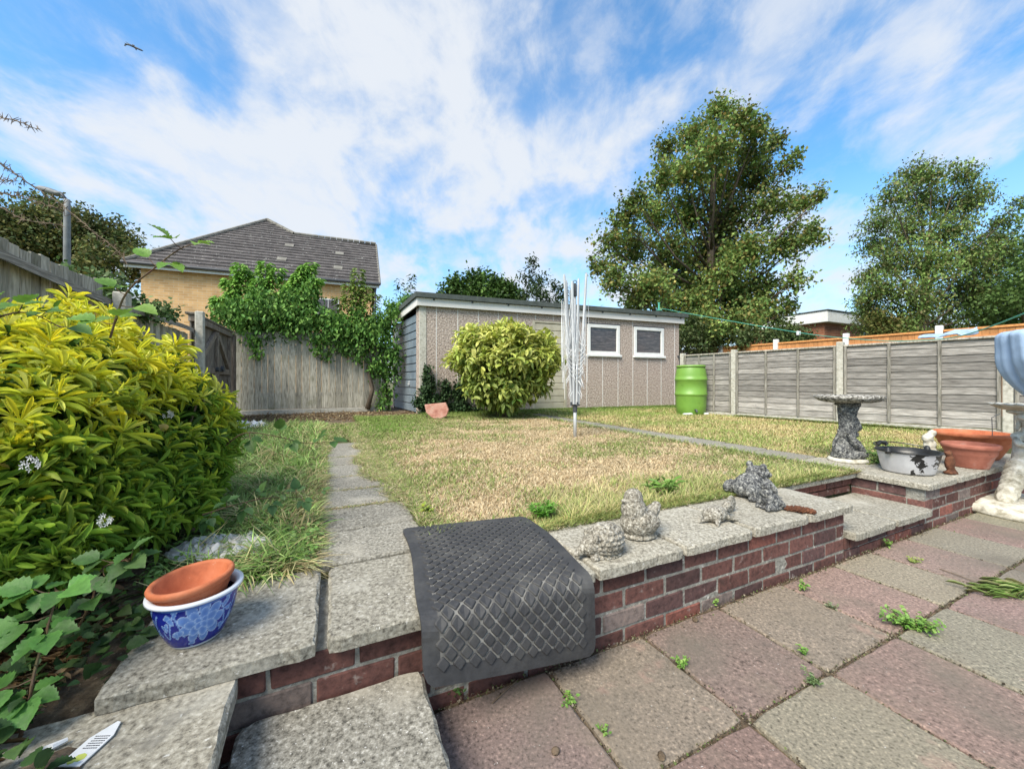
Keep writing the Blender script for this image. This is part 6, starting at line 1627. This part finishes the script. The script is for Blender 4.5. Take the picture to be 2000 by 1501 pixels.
# overgrown edges: lawn creeping over path right side and shed base
n=46000; u=-1.42+.32*RS.rand(n); v=1.15+3.7*RS.rand(n)
k=RS.rand(n)<np.clip((u+1.20+.16*np.clip((v-1.2)/1.2,0,1))/.10+.6*nz(u*2,v,5),0,1); u=u[k];v=v[k];n=len(u)
c=np.where((RS.rand(n)<.45)[:,None],pal(n,TAN,.2),pal(n,GRN*1.2,.2)); V1=blades(n,u,v,.302,RS.uniform(.03,.075,n),.0032*(1+.2*v),c,lean=1.0,bend=.9)
n=14000; v=1.0+3.2*RS.rand(n); u=-1.72+.13*RS.rand(n)+.03*nz(v,v,4); kk=RS.rand(n)<.6+.4*nz(v,v*2,5); u=u[kk];v=v[kk];n=len(u); c=np.where((RS.rand(n)<.4)[:,None],pal(n,TAN,.2),pal(n,GRN*1.2,.2)); V7=blades(n,u,v,.302,RS.uniform(.03,.09,n),.0034*(1+.2*v),c,lean=1.2,bend=.9)
n=2600; vq=np.array([1.58,1.94,2.3,2.72,3.12]); v=vq[RS.randint(0,5,n)]+.012*RS.normal(size=n); u=-1.58+.4*RS.rand(n)**.7; c=np.where((RS.rand(n)<.6)[:,None],pal(n,TAN*.9,.2),pal(n,GRN,.2)); V8=blades(n,u,v,.302,RS.uniform(.015,.04,n),.004,c,lean=1.2,bend=.9)
n=9000; u=-.2+2.1*RS.rand(n)**.9; v=.835+.06*RS.rand(n); u=-.7+2.6*RS.rand(n); c=np.where((RS.rand(n)<.5)[:,None],pal(n,[(.5,.42,.16),(.55,.48,.2)],.2),pal(n,GRN*1.3,.2)); V2=blades(n,u,v+.03*nz(u,v*3,7),.303,RS.uniform(.02,.06,n),.0032,c,lean=.9,bend=.8)
n=5000; u=-.5+2.2*RS.rand(n); v=.86+.5*RS.rand(n)**2; k=nz(u,v,4,3)>-.1; u=u[k];v=v[k];n=len(u); c=np.where((RS.rand(n)<.55)[:,None],pal(n,[(.62,.55,.24),(.7,.6,.32)],.2),pal(n,GRN*1.3,.2)); V9=blades(n,u,v,.303,RS.uniform(.05,.13,n),.0028,c,lean=.7,bend=.7)
# along the shed foot
n=22000; t=RS.rand(n); s=7.2*t; off=RS.rand(n)**1.6*.9+.02; x=-1.97+.934*s+.358*off; y=8.21+.358*s-.934*off
rx,ry=x-1.092,y-1.323; u=CA*rx+SA*ry; v=-SA*rx+CA*ry; c=pal(n,[(.10,.20,.03),(.16,.29,.05),(.22,.34,.08),(.3,.34,.12)],.2); V3=blades(n,u,v,.30,RS.uniform(.06,.16,n)*np.exp(-off*1.1),.010,c,lean=.8,bend=.8)
n=9000; t=RS.rand(n); x=4.4+t*2.3; y=7.65-t*3.5+RS.normal(size=n)*.03-.08; rx,ry=x-1.092,y-1.323; u=CA*rx+SA*ry; v=-SA*rx+CA*ry; c=pal(n,[(.12,.2,.04),(.2,.28,.07),(.34,.33,.14)],.2); V4=blades(n,u,v,.30,RS.uniform(.04,.11,n),.008,c,lean=.8,bend=.8)
n=6000; u=-1.15+2.2*RS.rand(n); v=4.6+2.3*RS.rand(n); k=(RS.rand(n)<.8); c=pal(n,[(.14,.27,.04),(.2,.34,.06)],.2); V5=blades(n,u,v,.30,RS.uniform(.05,.13,n)*np.clip(1.2-np.abs(u+.9),.25,1),.008,c,lean=.9,bend=.9)
n=5000; u=-1.9+.9*RS.rand(n); v=4.2+1.9*RS.rand(n); c=np.where((RS.rand(n)<.5)[:,None],pal(n,[(.5,.44,.24)],.2),pal(n,[(.14,.27,.04),(.2,.34,.06)],.2)); V6=blades(n,u,v,.30,RS.uniform(.04,.12,n),.007,c,lean=.9,bend=.9)
V,F,C=cat([V1,V2,V3,V4,V5,V6,V7,V8,V9]); setp(np_mesh('edge_grass',V,F,C,M['grass']),'tufts of longer grass growing along path edges, shed foot and fence foot','grass',kind='stuff')

# ---------------- litter (dead leaves, twigs) in the left bed and under the back fence
def litter():
    parts=[]
    n=2600; u=-3.0+.85*RS.rand(n); v=-.3+1.5*RS.rand(n); u2=-2.6+.6*RS.rand(n)
    z=.27+.02*RS.rand(n)
    Pw=np.stack([1.092+CA*u-SA*v,1.323+SA*u+CA*v,z+.015*(v>.86)],axis=1); c=pal(n,[(.20,.11,.05),(.30,.19,.09),(.12,.07,.04),(.38,.27,.15),(.10,.12,.04)],.2)
    parts.append(scatter(OVAL,Pw,unit(rdir(n)*np.array([1,1,.3])),unit(rdir(n)*.5+np.array([0,0,1])),RS.uniform(.018,.05,n),RS.uniform(.012,.03,n),c))
    n=1500; u=-2.1+.4*RS.rand(n)*0+.30*RS.rand(n)**2; u=-2.16-.2*RS.rand(n); v=-.1+1.0*RS.rand(n); Pw=np.stack([1.092+CA*u-SA*v,1.323+SA*u+CA*v,np.where(v<.44,.272,.29)],axis=1)
    c=pal(n,[(.22,.13,.06),(.33,.22,.11),(.16,.10,.05)],.2); parts.append(scatter(LANCE,Pw,unit(rdir(n)*np.array([1,1,.15])),unit(rdir(n)*.3+np.array([0,0,1])),RS.uniform(.02,.07,n),RS.uniform(.003,.008,n),c))
    n=4500; x=-5.6+4.4*RS.rand(n); y=6.8+2.0*RS.rand(n); Pw=np.stack([x,y,np.full(n,.31)],axis=1); k=(y<8.0+.45*(x+5.6)); Pw=Pw[k]; n=len(Pw); c=pal(n,[(.2,.12,.06),(.33,.24,.13),(.12,.08,.05),(.42,.34,.2)],.2)
    parts.append(scatter(OVAL,Pw,unit(rdir(n)*np.array([1,1,.4])),unit(rdir(n)*.5+np.array([0,0,1])),RS.uniform(.03,.08,n),RS.uniform(.01,.035,n),c))
    V,F,C=cat(parts); setp(np_mesh('leaf_litter',V,F,C,M['leaf_far']),'brown dead leaves and twigs scattered on the bare soil','leaf litter',kind='stuff')
litter()
# ground ivy / low weeds in the bed
def low_cover():
    parts=[]
    n=1900; u=-2.95+.95*RS.rand(n); v=-.35+1.35*RS.rand(n); z=.28+.07*RS.rand(n); Pw=np.stack([1.092+CA*u-SA*v,1.323+SA*u+CA*v,z],axis=1)
    k=nz(u,v,5,2)>-.2; Pw=Pw[k]; n=len(Pw); L=RS.uniform(.02,.045,n); parts.append(scatter(OVATE,Pw,unit(rdir(n)*np.array([1,1,.3])),unit(rdir(n)*.5+np.array([0,-.2,1])),L,L*.85,pal(n,[(.03,.07,.02),(.05,.11,.03),(.09,.16,.04)],.2)))
    n=900; u=-2.15+.55*RS.rand(n); v=.88+.4*RS.rand(n); Pw=np.stack([1.092+CA*u-SA*v,1.323+SA*u+CA*v,.305+.05*RS.rand(n)],axis=1); L=RS.uniform(.012,.028,n)
    parts.append(scatter(OVAL,Pw,unit(rdir(n)*np.array([1,1,.4])),unit(rdir(n)*.4+np.array([0,-.2,1])),L,L*.8,pal(n,[(.12,.24,.05),(.18,.32,.07),(.25,.38,.12)],.2)))
    V,F,C=cat(parts); setp(np_mesh('ground_cover',V,F,C,M['leaf'],smooth=False),'low mixed leafy ground cover in the left border','ground cover',kind='stuff')
low_cover()

# ---------------- single weeds
WG='weeds growing through the garden paving and lawn'
def weed(label,px,py,z,r,h,n,L,cols,T=OVATE,asp=.6,name='weed',stems=6):
    c=Vector(G(px,py,z)); root=thing(name,label,'weed',c,0,WG); parts=[]; mb=MB()
    for k in range(stems):
        a=random.random()*6.28; e=c+Vector((r*math.cos(a)*random.uniform(.3,1),r*math.sin(a)*random.uniform(.3,1),h*random.uniform(.5,1))); mb.tube([c,c.lerp(e,.5)+Vector((0,0,h*.15)),e],[.0018,.0014,.0008],seg=4)
        m=max(1,n//stems); t=RS.rand(m)**.7; Pn=np.array([list(c.lerp(e,float(x))) for x in t])+rdir(m)*r*.12
        d=unit(rdir(m)*np.array([1,1,.5])+np.array([0,0,.25])); l=L*RS.uniform(.6,1.25,m); cc=pal(m,cols,.15); parts.append(scatter(T,Pn,d,unit(rdir(m)*.4+np.array([0,-.2,1.])),l,l*asp,cc*.85,cc))
    V,F,C=cat(parts); np_mesh('foliage',V,F,C,M['leaf'],root); mb.build('stem',M['stem_brown'],root)
LG=[(.14,.30,.05),(.22,.40,.08),(.30,.46,.12)]
weed('bushy bright green weed spreading along the joint in the middle of the patio',1775,1222,.0,.11,.05,420,.018,LG,stems=26)
weed('grey green weed tuft where four patio slabs meet',1585,1335,.0,.03,.035,90,.016,[(.12,.2,.07),(.2,.28,.12)],T=LANCE,asp=.4)
weed('tiny fresh weed in the joint above the grey green tuft',1568,1275,.0,.022,.03,30,.014,LG)
weed('small weed at the patio joint below the middle of the brick wall',1565,1152,.0,.03,.04,50,.017,LG)
weed('small pale weed sprig in the joint between red and buff slabs near the mat',1112,1375,.0,.03,.025,40,.014,LG)
weed('tiny weed in the joint at the bottom centre of the patio',1180,1430,.0,.02,.02,24,.013,LG)
weed('small spreading weed in the joint right of the mat corner',1328,1300,.0,.035,.025,60,.014,LG)
weed('dusty weed sprig crossing the red slab joint below the brick wall',1625,1188,.0,.04,.02,50,.014,[(.2,.26,.12),(.3,.34,.2)])
weed('yellowish weed on the patio in front of the recessed step',1785,1098,.0,.05,.02,60,.016,[(.3,.4,.1),(.4,.46,.12)])
weed('little upright weed at the foot of the wall below the recessed step',1735,1068,.0,.025,.04,40,.018,LG)
weed('dark weed sprig growing under the hanging edge of the mat',890,1352,.0,.04,.04,60,.02,[(.06,.14,.03),(.1,.2,.05)])
weed('frilly bright green weed at the back right corner of the mat',1060,1008,.31,.09,.07,520,.022,[(.12,.34,.03),(.2,.46,.06),(.1,.26,.03)],T=LANCE,asp=.4,stems=26)
weed('dandelion rosette with long leaves behind the duckling ornament',1290,965,.31,.12,.10,90,.07,[(.14,.28,.05),(.22,.36,.08)],T=LANCE,asp=.3,stems=18)
weed('leafy weed beside the bird bath base',1712,905,.31,.10,.16,120,.05,[(.12,.24,.06),(.18,.3,.09)],T=LANCE,asp=.4,stems=9)
weed('small yellow leaved weed at the lawn corner left of the mat',840,1000,.31,.05,.05,60,.025,[(.45,.5,.05),(.3,.4,.08)])
weed('leafy dock plant at the foot of the grey fence near the water butt',1420,802,.31,.12,.15,70,.10,[(.05,.12,.03),(.1,.2,.05)],T=OVAL,asp=.5,stems=9)
weed('fine weed trailing on the patio at the foot of the mat',1395,1180,.0,.02,.03,40,.012,LG)
# uprooted grass clump on the patio, right edge
c=G(1965,1160,.0); n=150; a=RS.normal(size=n)*.5+2.6; root=thing('cut_grass','heap of uprooted grass blades on the patio at the right edge','weed',c)
d=np.stack([np.cos(a)*-1,np.sin(a)*-.5,.25*RS.rand(n)],axis=1); d=np.stack([-np.abs(np.cos(a)),np.sin(a),.22*RS.rand(n)],axis=1)
Pn=np.array(c)+np.stack([.10+.08*RS.normal(size=n),.02*RS.normal(size=n)-.03,.008+.02*RS.rand(n)],axis=1)
V,F,C=scatter(LANCE,Pn,d,np.tile([0,0,1.],(n,1))+rdir(n)*.3,RS.uniform(.05,.14,n),.003,pal(n,[(.2,.32,.08),(.3,.4,.14),(.42,.42,.2)],.2)); np_mesh('blades',V,F,C,M['leaf'],root)
# twigs and crumbs on the patio
for (label,pts) in (('thin dry forked twig on the buff slab near the right edge',[(1835,1110),(1870,1122),(1905,1136),(1912,1142)]),('thin pale straw on the red slab in front of the mat',[(962,1372),(985,1350),(1008,1330),(1012,1325)]),):
    mb=MB(); mb.tube([G(x,y,.006) for x,y in pts],[.0022,.002,.0016,.001],seg=5); setp(mb.build('twig',M['stem_brown']),label,'twig')
V,F=blob([('e',(0,0,.008),(.0125,.010,.008))],vox=.0016,noise_amp=.004,nscale=160,smooth=1)
for (x,y,l,m_) in ((1085,1471,'round dark brown seed case on the red slab at the bottom centre','stem_brown'),(1292,1481,'small dark crumb of moss on the joint at the bottom of the patio','soil'),(1358,1213,'small dark moss crumb on the red slab below the brick wall','soil')):
    mb=MB(); mb.add(place(V,G(x,y,.001),random.random()*6),F); setp(mb.build('seed_case' if 'seed' in l else 'moss_clump',M[m_],smooth=True),l,'seed' if 'seed' in l else 'moss')
def joint_crumbs():
    """dirt crumbs and moss gathered in the patio joints and at the wall foot"""
    parts=[]; n=5200; k=RS.randint(0,3,n); us=np.array([-.873,-.437,0,.462,.92,1.31,1.755,2.2])
    u=np.where(k==0,us[RS.randint(0,8,n)]+RS.normal(size=n)*.006,-1.3+4.3*RS.rand(n)); v=np.where(k==0,-.5+.92*RS.rand(n),np.where(k==1,RS.normal(size=n)*.007,.432-np.abs(RS.normal(size=n))*.018))
    Pw=np.stack([1.092+CA*u-SA*v,1.323+SA*u+CA*v,np.full(n,.0)+.002*RS.rand(n)-np.where(k<2,.004,0)],axis=1); L=RS.uniform(.003,.011,n)
    c=pal(n,[(.12,.09,.06),(.2,.15,.1),(.06,.05,.035),(.12,.17,.05),(.35,.3,.22)],.25)
    V,F,C=scatter(RHOMB,Pw,unit(rdir(n)),unit(rdir(n)+np.array([0,0,1])),L,L*.8,c)
    setp(np_mesh('joint_dirt',V,F,C,M['leaf_far']),'dirt crumbs and moss gathered in the patio joints','dirt',kind='stuff')
joint_crumbs()
